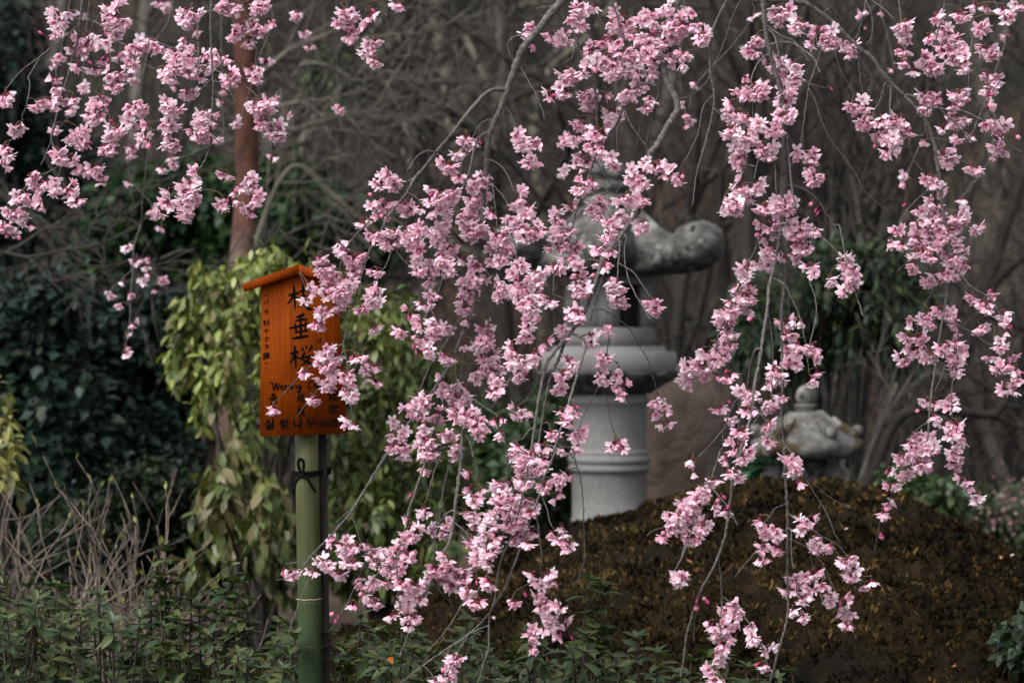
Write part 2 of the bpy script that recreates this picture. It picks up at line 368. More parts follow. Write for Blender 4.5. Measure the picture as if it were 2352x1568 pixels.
for i in range(6):
    A = HROT + i * math.pi / 3; d = np.array([math.cos(A), math.sin(A), 0]); up = np.array([0, 0, 1.0]); R0 = LR(234)
    c0 = np.array([LC[0], LC[1], LZ(566)]) + d * R0
    q = catmull(np.array([[LC[0], LC[1], LZ(vv)] + d * LR(rr) for rr, vv in ((52, 478), (84, 500), (118, 530), (160, 556), (226, 574))]), .03)
    mb = MB(); tube(mb, q, np.linspace(.02, .034, len(q)), 10)
    sphere(mb, c0 - d * .005, (.118, .118, .100), 20, 14, .22, 2.2, seed=i); mb.obj('corner_scroll', M['old_granite'], roof)
mb = MB(); pr = [(48, 476), (58, 470), (60, 462), (52, 454), (36, 449), (34, 442), (44, 436), (48, 428), (42, 420), (30, 416), (36, 410), (42, 400), (40, 388), (32, 378), (20, 370), (8, 364), (2, 361)]
lathe(mb, [(LR(a), LZ(b)) for a, b in pr], 32, LC, 0, petals(8, 0.03)); mb.obj('finial', M['old_granite'], T)

# ------------------------------------------------------------------ the small snow-viewing lantern
SD = 9.9; SK = Wd(SD) / 2352.0; SC = (float(P(1852, 0, SD)[0]), SD)
def SZ(v): return float(P(0, v, SD)[2])
T = thing('stone_lantern', 'small squat stone lantern with broad mossy cap and round knob on top behind the mound', 'stone lantern')
sr = math.radians(-68)
def smod(A, r, z):
    c = np.cos((A - sr) * 6) * 0.5 + 0.5; rel = np.clip(r / r.max(), 0, 1)
    return r * (1 + 0.10 * c ** 2 * rel ** 2), z + 0.022 * c ** 3 * rel ** 4
pr = [(30, 1056), (85, 1053), (108, 1047), (117, 1036), (118, 1024), (110, 1012), (92, 998), (72, 980), (56, 962), (46, 951), (38, 946)]
mb = MB(); lathe(mb, [(a * SK, SZ(b)) for a, b in pr], 60, SC, 0, smod); v = mb.V[0]; v += 0.014 * np.stack([fbm(v * 13, 3, 52), fbm(v * 13, 3, 57), fbm(v * 13, 3, 59)], -1)
mb.obj('cap', M['mossy_granite'], T)
for i in range(6):
    A = sr + i * math.pi / 3; d = np.array([math.cos(A), math.sin(A), 0])
    p = np.array([[SC[0], SC[1], SZ(vv)] + d * rr * SK for rr, vv in ((58, 962), (76, 976), (94, 988), (108, 996), (116, 992), (114, 982))])
    mb = MB(); tube(mb, catmull(p, .012), np.linspace(.016, .026, len(catmull(p, .012))), 8); mb.obj('ridge_scroll', M['mossy_granite'], T)
mb = MB(); lathe(mb, [(25 * SK, SZ(949)), (27 * SK, SZ(944)), (23 * SK, SZ(939)), (27 * SK, SZ(934)), (26 * SK, SZ(928)), (20 * SK, SZ(926))], 24, SC, 0, petals(8, .05)); mb.obj('neck_ring', M['old_granite'], T)
mb = MB(); lathe(mb, [(19 * SK, SZ(927)), (24 * SK, SZ(920)), (25 * SK, SZ(910)), (23 * SK, SZ(900)), (17 * SK, SZ(891)), (8 * SK, SZ(885)), (1 * SK, SZ(882))], 24, SC); mb.obj('knob', M['old_granite'], T)
mb = MB(); lathe(mb, [(48 * SK, SZ(1098)), (50 * SK, SZ(1090)), (50 * SK, SZ(1058)), (44 * SK, SZ(1050))], 6, SC, sr); mb.obj('firebox', M['old_granite'], T, smooth=False)
mb = MB(); lathe(mb, [(70 * SK, SZ(1112)), (78 * SK, SZ(1106)), (78 * SK, SZ(1098)), (66 * SK, SZ(1094))], 24, SC); mb.obj('tray', M['old_granite'], T)
for i in range(4):
    A = math.radians(-118 + 90 * i); d = np.array([math.cos(A), math.sin(A), 0])
    p = np.array([[SC[0], SC[1], SZ(vv)] + d * rr * SK for rr, vv in ((50, 1085), (78, 1090), (92, 1112), (96, 1145), (92, 1180), (96, 1260))]); q = catmull(p, .03)
    mb = MB(); tube(mb, q, np.linspace(.05, .042, len(q)), 10); mb.obj('leg', M['old_granite'], T)

# ------------------------------------------------------------------ standing stone beside the column
RD = 11.6; o3 = []
mb = MB()
out = [(1470, 1330), (1468, 1150), (1474, 980), (1470, 880), (1500, 848), (1552, 832), (1606, 842), (1650, 856), (1684, 900), (1696, 1000), (1702, 1100), (1700, 1200), (1706, 1330)]
pts = catmull(np.array([P(u, v, RD) for u, v in out]), 0.05); c = pts.mean(0); rows = []
for s, dy in ((0.0, -0.17), (0.55, -0.165), (0.9, -0.12), (1.0, 0.0), (0.96, 0.14), (0.6, 0.2), (0.0, 0.2)):
    rows.append(c + (pts - c) * [max(s, .02), 1, max(s, .02)] + [0, dy, 0])
n = len(pts); v = np.concatenate(rows); v += 0.035 * np.stack([fbm(v * 5, 4, 62), fbm(v * 5, 4, 67), fbm(v * 5, 4, 69)], -1)
i = np.arange(6)[:, None] * n; j = np.arange(n)[None]; kk = (j + 1) % n
mb.add(v, np.stack([i + j, i + kk, i + n + kk, i + n + j], -1).reshape(-1, 4)); o = mb.obj('standing_stone', M['red_rock'])
tag(o, 'tall reddish brown upright rock standing beside the big lantern column', 'rock')

# ------------------------------------------------------------------ the plant sign
GS = 5.5; GK = Wd(GS) / 3504.0
def G2(cx, cy):            # from the enlarged view of the sign to the sign's own plane (x right, z up), origin at the foot of the board
    return ((820 + cx / 2.451) - 1039.0) * GK, (1487.0 - (880 + cy / 2.451)) * GK
sg = thing('plant_sign', 'orange gabled wooden plant sign with black brush writing on a green bamboo post', 'sign')
sp = P(1039 * 2352 / 3504, 1487 * 2352 / 3504, GS); sg.location = sp; sg.rotation_euler = (0, math.radians(-0.9), math.radians(7))
def wood(name, a, b_, c_):
    m, n, L, b, out = newmat(name); tc = n.new('ShaderNodeTexCoord'); mp = n.new('ShaderNodeMapping'); mp.inputs['Scale'].default_value = (170, 40, 5)
    L.new(tc.outputs['Object'], mp.inputs['Vector']); nz = n.new('ShaderNodeTexNoise'); nz.inputs['Scale'].default_value = 1; nz.inputs['Detail'].default_value = 8; L.new(mp.outputs[0], nz.inputs['Vector'])
    r = ramp(n, [(0.32, a), (0.5, b_), (0.72, c_)]); L.new(nz.outputs['Fac'], r.inputs[0]); 
    n2 = n.new('ShaderNodeTexNoise'); n2.inputs['Scale'].default_value = 9; n2.inputs['Detail'].default_value = 5; L.new(tc.outputs['Object'], n2.inputs['Vector'])
    r2 = ramp(n, [(0.35, (.78, .74, .7)), (0.65, (1.1, 1.1, 1.1))]); L.new(n2.outputs['Fac'], r2.inputs[0])
    mx = n.new('ShaderNodeMixRGB'); mx.blend_type = 'MULTIPLY'; mx.inputs[0].default_value = 1; L.new(r.outputs[0], mx.inputs[1]); L.new(r2.outputs[0], mx.inputs[2])
    L.new(mx.outputs[0], b.inputs['Base Color']); b.inputs['Roughness'].default_value = 0.7; b.inputs['Specular IOR Level'].default_value = 0.06
    bp = n.new('ShaderNodeBump'); bp.inputs['Strength'].default_value = 0.25; bp.inputs['Distance'].default_value = 0.001; L.new(nz.outputs['Fac'], bp.inputs['Height']); L.new(bp.outputs[0], b.inputs['Normal'])
    return m
M['orange'] = wood('orange_paint', (0.1275, 0.0221, 0.0005), (0.1700, 0.0314, 0.0007), (0.1997, 0.0408, 0.0010))
M['orange_roof'] = wood('orange_roof_paint', (0.1403, 0.0221, 0.0007), (0.1827, 0.0306, 0.0008), (0.2125, 0.0408, 0.0013))
def flat(name, c, rough=0.6):
    m, n, L, b, out = newmat(name); b.inputs['Roughness'].default_value = rough; b.inputs['Specular IOR Level'].default_value = 0.04
    nz = n.new('ShaderNodeTexNoise'); nz.inputs['Scale'].default_value = 120; r = ramp(n, [(.3, tuple(x * .7 for x in c)), (.7, tuple(x * 1.3 for x in c))]); L.new(nz.outputs['Fac'], r.inputs[0]); L.new(r.outputs[0], b.inputs['Base Color']); return m
M['ink'] = flat('ink', (0.002, 0.0018, 0.0018), 0.7)
FY = np.array([0, 1.0, 0])
mb = MB(); slab(mb, [(x, 0, z) for x, z in (G2(172, 1492), G2(903, 1482), G2(838, 225), G2(518, 122), G2(203, 235))], -0.009, 0.009, FY)
board = mb.obj('board', M['orange'], sg, smooth=False)
for side in (0, 1):
    if side == 0: q = [G2(38, 222), G2(64, 284), G2(516, 141), G2(512, 62)]
    else: q = [G2(512, 62), G2(516, 141), G2(968, 268), G2(994, 206)]
    mb = MB(); slab(mb, [(x + (0.0004 if side else -0.0004), 0, z) for x, z in q], -0.024, 0.022, FY); mb.obj('roof_board', M['orange_roof'], sg, smooth=False)
EPS = [0.0]
def brush(name, strokes, taper=True):
    mb = MB()
    for st in strokes:
        pts = catmull(np.array([G2(*p[:2]) + (1.22 * p[2] * GK / 2.451,) for p in st]), 0.0012)
        p = pts[:, :2]; wv = np.abs(pts[:, 2]); t = nrm(np.gradient(p, axis=0)) if len(p) > 1 else np.array([[1, 0]])
        nn = np.stack([-t[:, 1], t[:, 0]], -1); EPS[0] = (EPS[0] + 0.00004) % 0.0008
        a, b = p + nn * wv[:, None] / 2, p - nn * wv[:, None] / 2; m = len(p); y = -0.0095 - EPS[0]
        v = np.stack([np.concatenate([a[:, 0], b[:, 0]]), np.full(2 * m, y), np.concatenate([a[:, 1], b[:, 1]])], -1)
        i = np.arange(m - 1); mb.add(v, np.stack([i, i + 1, m + i + 1, m + i], -1))
    return mb.obj(name, M['ink'], board, smooth=False)
def box_strokes(strokes, x0, y0, x1, y1):
    return [[(x0 + a * (x1 - x0), y0 + b * (y1 - y0), c * (x1 - x0)) for a, b, c in st] for st in strokes]
C_EDA = [[(.08, .46, .05), (.25, .41, .085), (.50, .36, .07)], [(.27, .06, .03), (.30, .22, .075), (.32, .6, .075), (.32, .98, .03)], [(.29, .43, .08), (.17, .62, .06), (.0, .80, .015)], [(.36, .50, .03), (.44, .60, .07)],
         [(.50, .32, .05), (.72, .27, .075), (.94, .24, .06)], [(.62, .0, .04), (.65, .15, .075), (.64, .48, .06)], [(.44, .56, .03), (.66, .50, .07), (.82, .49, .08), (.66, .72, .06), (.42, .90, .015)], [(.50, .56, .03), (.68, .76, .08), (.86, .93, .13), (1.0, .97, .03)]]
C_TARE = [[(.70, .0, .05), (.55, .09, .11), (.28, .16, .03)], [(.28, .30, .05), (.55, .24, .08), (.82, .22, .06)], [(.0, .58, .05), (.3, .52, .08), (.7, .45, .075), (1.0, .41, .06)], [(.50, .12, .05), (.52, .5, .085), (.52, .94, .07)],
          [(.26, .36, .05), (.30, .55, .075), (.32, .72, .06)], [(.76, .28, .05), (.75, .5, .075), (.72, .68, .06)], [(.24, .74, .05), (.5, .71, .075), (.84, .67, .06)], [(.14, .97, .06), (.45, .93, .10), (.86, .88, .08)]]
C_SAKURA = [[(.04, .38, .05), (.22, .33, .08), (.40, .30, .06)], [(.22, .03, .04), (.25, .2, .08), (.26, .6, .08), (.27, .98, .03)], [(.24, .36, .07), (.14, .58, .06), (.0, .79, .015)], [(.30, .46, .03), (.40, .58, .08)],
            [(.52, .10, .03), (.60, .26, .085)], [(.68, .03, .03), (.73, .18, .085)], [(.93, .02, .03), (.93, .12, .08), (.80, .30, .03)], [(.66, .30, .05), (.58, .46, .075), (.54, .60, .06), (.72, .70, .08), (.92, .82, .10)],
            [(.86, .46, .05), (.78, .64, .075), (.62, .78, .06), (.46, .84, .015)], [(.42, .57, .05), (.7, .52, .08), (1.0, .47, .06)]]
brush('character', box_strokes(C_EDA, 410, 215, 625, 445)); brush('character', box_strokes(C_TARE, 427, 470, 613, 686)); brush('character', box_strokes(C_SAKURA, 424, 730, 626, 936))
for y in (1130, 1238):
    brush('character', [[(a, b, c * 1.3) for a, b, c in st] for st in box_strokes(C_TARE, 246, y + 2, 324, y + 92)]); brush('character', [[(a, b, c * 1.3) for a, b, c in st] for st in box_strokes(C_EDA, 478, y, 556, y + 92)])
W_ = 7.6
def letter(*sts): brush('letter', [[(x, y, W_ * (0.55 if k in (0, len(st) - 1) else 1.0)) for k, (x, y) in enumerate(st)] for st in sts])
letter([(252, 1052), (278, 1042), (286, 1070), (290, 1110), (305, 1075), (318, 1050), (318, 1080), (322, 1108), (335, 1075), (342, 1048)])
for d in (0, 31): letter([(349 + d, 1092), (367 + d, 1080), (364 + d, 1068), (353 + d, 1077), (350 + d, 1097), (362 + d, 1106), (378 + d, 1097)])
letter([(417, 1072), (410, 1103), (398, 1138)], [(412, 1086), (425, 1070), (436, 1078), (429, 1098), (412, 1101)])
letter([(449, 1072), (444, 1096), (456, 1098)], [(452, 1054), (455, 1058)])
letter([(467, 1072), (462, 1102)], [(464, 1087), (476, 1072), (485, 1078), (480, 1099), (490, 1096)])
letter([(522, 1074), (507, 1072), (498, 1088), (507, 1098), (520, 1078), (514, 1110), (500, 1132), (488, 1125), (505, 1108), (528, 1094)])
W_ = 8.5; letter([(622, 1044), (612, 1032), (592, 1050), (578, 1083), (590, 1100), (612, 1088)]); W_ = 7.6
letter([(646, 1030), (634, 1070), (627, 1100)], [(630, 1087), (642, 1070), (651, 1079), (650, 1100)])
letter([(661, 1090), (677, 1078), (673, 1067), (662, 1077), (662, 1098), (678, 1099)])
for d in (0, 28): letter([(690 + d, 1072), (687 + d, 1100)], [(689 + d, 1082), (702 + d, 1070), (709 + d, 1077)])
letter([(754, 1072), (753, 1088), (766, 1089)], [(797, 1058), (774, 1090), (752, 1132)])
def glyph(ch, cx, cy, size, bold=0.018, rot=0, name='character', sx=1.0):
    c = bpy.data.curves.new('glyph', 'FONT'); c.body = ch; c.offset = bold; c.resolution_u = 3; c.fill_mode = 'FRONT'
    o = bpy.data.objects.new('glyph', c); COL.objects.link(o); dg = bpy.context.evaluated_depsgraph_get(); ev = o.evaluated_get(dg); me = ev.to_mesh()
    v = np.array([x.co[:] for x in me.vertices])[:, :2]; f = [tuple(p.vertices) for p in me.polygons]; ev.to_mesh_clear(); bpy.data.objects.remove(o); bpy.data.curves.remove(c)
    v = v - 0.5 * (v.max(0) + v.min(0)); s = size / max(np.ptp(v[:, 0]), np.ptp(v[:, 1]))
    if rot: v = np.stack([v[:, 1], -v[:, 0]], -1)
    v[:, 0] *= sx; v[:, 0] += 0.08 * v[:, 1] * 0; v[:, 1] += 0.10 * v[:, 0]      # written rising to the right
    X, Z = G2(cx, cy); k = s * GK / 2.451
    me = bpy.data.meshes.new(name); me.from_pydata([(X + a * k, -0.0098, Z + b * k) for a, b in v], [], f); me.update(); me.materials.append(M['ink']); return link(name, me, board)
for ch, x, y, s, r in (('(', 240, 320, 40, 1), ('バ', 240, 373, 40, 0), ('ラ', 238, 455, 40, 0), ('科', 238, 545, 52, 0), ('サ', 237, 615, 42, 0), ('ク', 237, 680, 42, 0), ('ラ', 238, 745, 40, 0), ('属', 232, 824, 58, 0), (')', 237, 881, 40, 1)): glyph(ch, x, y, s, 0.016, r)
glyph('ざ', 683, 700, 46, 0.016); glyph('く', 682, 780, 40, 0.016)
for y in (1172, 1280): glyph('櫻', 787, y, 86, 0.010)
for ch, x, s in (('실', 250, 92), ('벚', 373, 86), ('나', 490, 88), ('무', 597, 80), ('(', 662, 74), ('絲', 715, 78), ('櫻', 795, 80), ('-', 852, 26), (')', 877, 74)): glyph(ch, x, 1392, s, (0.034 if ch in '실벚나무' else 0.010))
# bamboo, stake and rope (in the sign's own space)
def SX(X): return (X - 1039.0) * GK
def SZs(Y): return (1487.0 - Y) * GK
def bamboo_mat():
    m, n, L, b, out = newmat('bamboo'); tc = n.new('ShaderNodeTexCoord'); mp = n.new('ShaderNodeMapping'); mp.inputs['Scale'].default_value = (260, 260, 7)
    L.new(tc.outputs['Object'], mp.inputs['Vector']); nz = n.new('ShaderNodeTexNoise'); nz.inputs['Scale'].default_value = 1; nz.inputs['Detail'].default_value = 6; L.new(mp.outputs[0], nz.inputs['Vector'])
    sx = n.new('ShaderNodeSeparateXYZ'); L.new(tc.outputs['Object'], sx.inputs[0])
    mr = n.new('ShaderNodeMapRange'); mr.inputs['From Min'].default_value = -0.62; mr.inputs['From Max'].default_value = 0.0; L.new(sx.outputs['Z'], mr.inputs[0])
    n2 = n.new('ShaderNodeTexNoise'); n2.inputs['Scale'].default_value = 14; n2.inputs['Detail'].default_value = 5; L.new(tc.outputs['Object'], n2.inputs['Vector'])
    ad = n.new('ShaderNodeMath'); ad.operation = 'MULTIPLY_ADD'; ad.inputs[1].default_value = 0.5; ad.inputs[2].default_value = -0.25; L.new(n2.outputs['Fac'], ad.inputs[0])
    a2 = n.new('ShaderNodeMath'); a2.operation = 'ADD'; L.new(mr.outputs[0], a2.inputs[0]); L.new(ad.outputs[0], a2.inputs[1])
    r = ramp(n, [(0.0, (0.0238, 0.0458, 0.0220)), (0.35, (0.0299, 0.0493, 0.0220)), (0.6, (0.0493, 0.0581, 0.0246)), (1.0, (0.0704, 0.0739, 0.0352))]); L.new(a2.outputs[0], r.inputs[0])
    k = ramp(n, [(0.3, (.72, .74, .7)), (0.6, (1.08, 1.06, 1.0))]); L.new(nz.outputs['Fac'], k.inputs[0])
    mx = n.new('ShaderNodeMixRGB'); mx.blend_type = 'MULTIPLY'; mx.inputs[0].default_value = 1; L.new(r.outputs[0], mx.inputs[1]); L.new(k.outputs[0], mx.inputs[2])
    L.new(mx.outputs[0], b.inputs['Base Color']); b.inputs['Roughness'].default_value = 0.5; b.inputs['Specular IOR Level'].default_value = 0.14; return m
M['bamboo'] = bamboo_mat()
bc = np.array([SX(1052), 0.044]); br = 41.5 * GK; zn = SZs(2059); zb = -(sp[2] - 0.0) + 0.0
prof = [(br * .97, zb - 0.12), (br, zn - 0.30), (br * 1.0, zn - 0.03), (br * 1.02, zn - 0.008), (br * 1.035, zn - 0.003), (br * .985, zn), (br * 1.03, zn + 0.004), (br * 1.0, zn + 0.02), (br * .985, zn + 0.2), (br * .97, 0.30)]
mb = MB(); lathe(mb, prof, 36, bc); bo = mb.obj('bamboo_post', M['bamboo'], sg)
M['node'] = flat('node_scar', (0.30, 0.27, 0.17), .8); M['stake'] = noise_mat('dark_stake', [(.3, (.006, .005, .0045)), (.6, (.022, .019, .017)), (.8, (.04, .036, .033))], 12, 8, .9, .5, 60, stretch=(8, 8, .6)); M['rope'] = flat('rope', (.006, .006, .006), .95)
mb = MB(); a = np.linspace(0, 2 * np.pi, 49); tube(mb, np.stack([bc[0] + br * 1.03 * np.cos(a), bc[1] + br * 1.03 * np.sin(a), zn + 0.003 + 0.0006 * np.sin(a * 7)], -1), 0.0011, 5); mb.obj('node_ring', M['node'], bo)
mb = MB(); x0, x1 = SX(1086), SX(1121); slab(mb, [(x0, .05, zb - .12), (x1, .05, zb - .12), (x1 - .001, .05, .2), (x0, .05, .2)], 0, .034, FY); mb.obj('stake', M['stake'], sg, smooth=False)
def rope(name, pts, parent, r=0.0030):
    p = catmull(np.array(pts), 0.0025); mb = MB(); n = len(p); t = nrm(np.gradient(p, axis=0)); x = nrm(np.cross(t, [0.2, 0.9, 0.3])); y = np.cross(t, x); an = np.arange(n) * 0.75
    for s in range(3):
        b = an + s * 2.094; tube(mb, p + (x * np.cos(b)[:, None] + y * np.sin(b)[:, None]) * r * 0.62, r * 0.72, 5)
    k = min(260, n * 5); i = rng.integers(0, n, k); d = nrm(rng.normal(0, 1, (k, 3)))          # stray fibres
    for q in range(k): tube(mb, np.array([p[i[q]] + d[q] * r * .8, p[i[q]] + d[q] * r * rng.uniform(1.5, 2.6) + rng.normal(0, .0008, 3)]), [.00022, .0001], 3, cap=False)
    return mb.obj(name, M['rope'], parent)
RY = SZs(1627); rr_ = br + 0.004; loop = []
for a_ in np.linspace(-100, 20, 12): loop.append((bc[0] + rr_ * math.cos(math.radians(a_)), bc[1] + rr_ * math.sin(math.radians(a_)), RY + 0.0006 * (a_ + 100) / 10 - .002))
loop += [(SX(1127), .062, RY + .002), (SX(1127), .09, RY + .002), (SX(1085), .095, RY)]
for a_ in np.linspace(95, 262, 12): loop.append((bc[0] + rr_ * math.cos(math.radians(a_)), bc[1] + rr_ * math.sin(math.radians(a_)), RY))
for dz in (0.0, 0.006): rp = rope('rope', [(x, y, z + dz) for x, y, z in loop], sg)
kx, ky = SX(1032), -0.003
rope('bow_loop', [(kx, ky, RY), (SX(1020), ky - .004, RY + .022), (SX(1021), ky - .006, RY + .036), (SX(1029), ky - .006, RY + .038), (SX(1037), ky - .005, RY + .028), (kx, ky - .003, RY)], sg)
rope('rope_end', [(kx, ky, RY), (SX(1012), ky - .006, RY - .010), (SX(1003), ky - .004, RY - .026), (SX(1000), ky - .002, RY - .042)], sg)
rope('rope_end', [(kx, ky, RY), (SX(1050), ky - .006, RY - .008), (SX(1062), ky - .004, RY - .022), (SX(1076), ky - .001, RY - .036)], sg)
mb = MB(); sphere(mb, (kx, ky - .002, RY + .001), (.0075, .005, .007), 10, 8, .2, 3); mb.obj('knot', M['rope'], sg)

# ------------------------------------------------------------------ leafy shrubs
LEAF2 = (np.array([(0, 0, 0), (.34, .45, .10), (0, 1, -.05), (-.34, .45, .10), (0, .5, 0)]), None, [(0, 1, 4), (1, 2, 4), (2, 3, 4), (3, 0, 4)])
LONG = (np.array([(0, 0, 0), (.19, .4, .05), (.14, .75, 0), (0, 1, -.12), (-.14, .75, 0), (-.19, .4, .05)]), [(0, 1, 2, 4)], [(0, 4, 5), (2, 3, 4)])
NARROW = (LONG[0] * [.55, 1, 1], LONG[1], LONG[2])
def base_z(x, y): return float(ground_z(np.array([x]), np.array([y]))[0])
def stems_to(mb, base, tips, r0, c):
    for t in tips:
        m = base + (t - base) * [.35, .35, .55] + rng.normal(0, .04, 3)
        p = catmull(np.array([base + rng.normal(0, .03, 3) * [1, 1, 0], m, t]), .12); tube(mb, p, np.linspace(r0, r0 * .3, len(p)), 5, c)
def leafy(name, label, cat, base_uv, D, lumps, n, size, pal, mat, droop=0.5, tmpl=LEAF2, spread=1.0, group=None, shell=0.55, stem=(0.5, 0.45, 0.4), cluster=0, depth=1.0, part='foliage'):
    """a shrub with its foot at the ground under view column base_uv; lumps are (u, v, ru, rv) in view units at distance D"""
    k = Wd(D) / 2352; bx = (base_uv - 1176) * k; base = np.array([bx, D, base_z(bx, D) - 0.03]); T = thing(name, label, cat, group)
    C = np.array([P(u, v, D + rng.uniform(-.3, .3) * depth) for u, v, _, _ in lumps]); Rr = np.array([(a * k, (a + b) * .5 * k * depth, b * k) for _, _, a, b in lumps])
    sb = MB(); stems_to(sb, base, C, 0.016 * D / 10, stem); sb.obj('stems', M['bare_bark'], T, 'stuff')
    wgt = Rr[:, 0] * Rr[:, 2]; i = rng.choice(len(lumps), n, p=wgt / wgt.sum())
    if cluster:                                   # leaves held in sprays round twig ends
        nc = n // cluster; ic = rng.choice(len(lumps), nc, p=wgt / wgt.sum()); dc = nrm(rng.normal(0, 1, (nc, 3))); pc = C[ic] + dc * Rr[ic] * (rng.uniform(shell, 1.05, nc) ** 1.0)[:, None]
        s = rng.integers(0, nc, n); d = nrm(dc[s] * .5 + rng.normal(0, 1, (n, 3))); pos = pc[s] + d * (size * .25) + np.outer(rng.uniform(-1, 1, n), [0, 0, size])
        bright = np.clip(0.75 + 0.5 * rng.random(nc), 0, 2)[s]
    else:
        d = nrm(rng.normal(0, 1, (n, 3))); pos = C[i] + d * Rr[i] * (rng.uniform(shell, 1.08, n))[:, None]; bright = 1 + 0 * d[:, 0]
    a = nrm(d * spread + [0, 0, -droop] + rng.normal(0, .45, (n, 3))); up = nrm(d * .6 + [0, -.2, 1.0] + rng.normal(0, .35, (n, 3)))
    keep = pos[:, 2] > ground_z(pos[:, 0], pos[:, 1]) + .01; pos, a, up, bright = pos[keep], a[keep], up[keep], bright[keep]; n = len(pos)
    col = np.asarray(pal)[rng.integers(0, len(pal), n)] * rng.uniform(.75, 1.3, (n, 1)) * bright[:, None]
    mb = MB(); scatter(mb, *tmpl, pos, frames(a, up), size * rng.uniform(.65, 1.25, n), col); mb.obj(part, mat, T, 'stuff'); return T

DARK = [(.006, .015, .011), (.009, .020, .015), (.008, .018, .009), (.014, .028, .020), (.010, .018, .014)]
MID = [(.012, .030, .011), (.018, .040, .014), (.028, .052, .016), (.010, .026, .014)]
YEL = [(.105, .135, .026), (.140, .165, .036), (.075, .100, .018), (.045, .066, .013), (.105, .092, .032), (.185, .205, .060)]
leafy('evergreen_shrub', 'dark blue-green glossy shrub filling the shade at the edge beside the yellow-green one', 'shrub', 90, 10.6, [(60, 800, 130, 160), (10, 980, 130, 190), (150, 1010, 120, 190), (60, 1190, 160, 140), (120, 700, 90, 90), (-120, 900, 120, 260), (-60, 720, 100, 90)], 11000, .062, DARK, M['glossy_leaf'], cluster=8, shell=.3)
leafy('evergreen_shrub', 'dark evergreen shrub with upright bare stems behind the drooping yellow-green shrub', 'shrub', 330, 11.2, [(280, 760, 110, 130), (350, 920, 120, 150), (250, 960, 110, 150), (400, 760, 90, 110), (330, 1080, 130, 130), (470, 860, 90, 150), (200, 820, 90, 110)], 11000, .055, DARK, M['glossy_leaf'], cluster=8, shell=.3)
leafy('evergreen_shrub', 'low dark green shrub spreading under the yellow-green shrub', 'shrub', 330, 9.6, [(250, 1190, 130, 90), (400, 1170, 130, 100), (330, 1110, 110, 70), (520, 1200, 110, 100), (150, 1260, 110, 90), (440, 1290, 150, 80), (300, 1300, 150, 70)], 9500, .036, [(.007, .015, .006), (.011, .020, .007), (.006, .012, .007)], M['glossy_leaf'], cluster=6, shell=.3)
leafy('evergreen_tree', 'glossy green camellia-like tree behind the reddish pine trunk', 'tree', 430, 15.5, [(330, 470, 110, 80), (440, 440, 110, 70), (560, 470, 120, 90), (680, 470, 110, 90), (760, 520, 80, 80), (620, 580, 110, 90), (480, 580, 120, 80), (260, 560, 100, 80), (850, 560, 80, 70)], 13000, .075, MID, M['glossy_leaf'], cluster=7, shell=.4)
leafy('evergreen_tree', 'small deep green holly-like tree among the bare branches on the slope', 'tree', 760, 18.5, [(760, 165, 45, 38), (735, 215, 40, 25), (790, 205, 40, 30)], 2200, .08, [(.024, .050, .014), (.03, .06, .016)], M['leaf'], cluster=6, shell=.2)
leafy('evergreen_tree', 'dim dark green tree high on the brown slope', 'tree', 1040, 25.0, [(960, 10, 70, 45), (1050, 0, 80, 50), (1140, 10, 60, 45), (1220, 120, 45, 40)], 3000, .10, [(.020, .036, .020), (.024, .040, .020)], M['leaf'], cluster=6, shell=.2)
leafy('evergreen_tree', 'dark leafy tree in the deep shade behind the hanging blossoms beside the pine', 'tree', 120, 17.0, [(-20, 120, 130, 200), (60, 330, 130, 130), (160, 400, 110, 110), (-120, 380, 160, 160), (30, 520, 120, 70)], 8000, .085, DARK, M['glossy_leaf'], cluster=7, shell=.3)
leafy('drooping_shrub', 'yellow-green shrub with long drooping leaves growing round the pine trunk behind the sign', 'shrub', 600, 8.9, [(510, 650, 80, 50), (640, 640, 90, 55), (440, 730, 60, 55), (560, 740, 90, 70), (690, 730, 70, 80), (500, 850, 60, 60), (480, 920, 50, 60), (650, 860, 60, 90), (740, 800, 60, 90), (800, 690, 60, 60), (420, 830, 40, 50), (860, 760, 50, 70), (600, 960, 60, 60)], 3300, .058, YEL, M['leaf'], droop=1.0, tmpl=LONG, cluster=7, shell=.2, spread=.7)
leafy('drooping_shrub', 'olive green shrub with hanging oval leaves filling the space behind the bamboo post', 'shrub', 860, 9.2, [(810, 1060, 90, 80), (900, 1020, 90, 80), (990, 1050, 80, 90), (850, 1180, 100, 90), (960, 1170, 90, 90), (1050, 1150, 70, 90), (900, 1290, 110, 80), (780, 1270, 70, 90), (1010, 1270, 60, 60), (900, 900, 80, 80), (980, 850, 70, 70), (830, 880, 60, 70), (920, 740, 60, 60)], 4800, .056, [(.070, .098, .020), (.045, .074, .016), (.030, .052, .012), (.105, .128, .034), (.058, .060, .018)], M['leaf'], droop=.9, tmpl=LONG, cluster=7, shell=.2, spread=.7)
leafy('drooping_shrub', 'sparse olive leaves hanging over bare ground beside the foot of the bamboo post', 'shrub', 590, 8.4, [(500, 1130, 50, 70), (540, 1230, 50, 60), (600, 1160, 45, 80), (640, 1260, 45, 80), (440, 1290, 30, 40), (560, 1040, 40, 50)], 900, .075, [(.085, .095, .028), (.06, .085, .022), (.10, .085, .035)], M['leaf'], droop=1.1, tmpl=LONG, cluster=6, shell=.2, spread=.6)
leafy('drooping_shrub', 'olive leaved sprig hanging in front of the dark shrub at the frame edge', 'shrub', 15, 8.0, [(10, 940, 30, 50), (20, 1010, 40, 50), (0, 1080, 35, 40), (-60, 1000, 60, 110)], 420, .06, [(.12, .115, .03), (.08, .085, .02)], M['leaf'], droop=.9, tmpl=LONG, cluster=6, shell=.2)
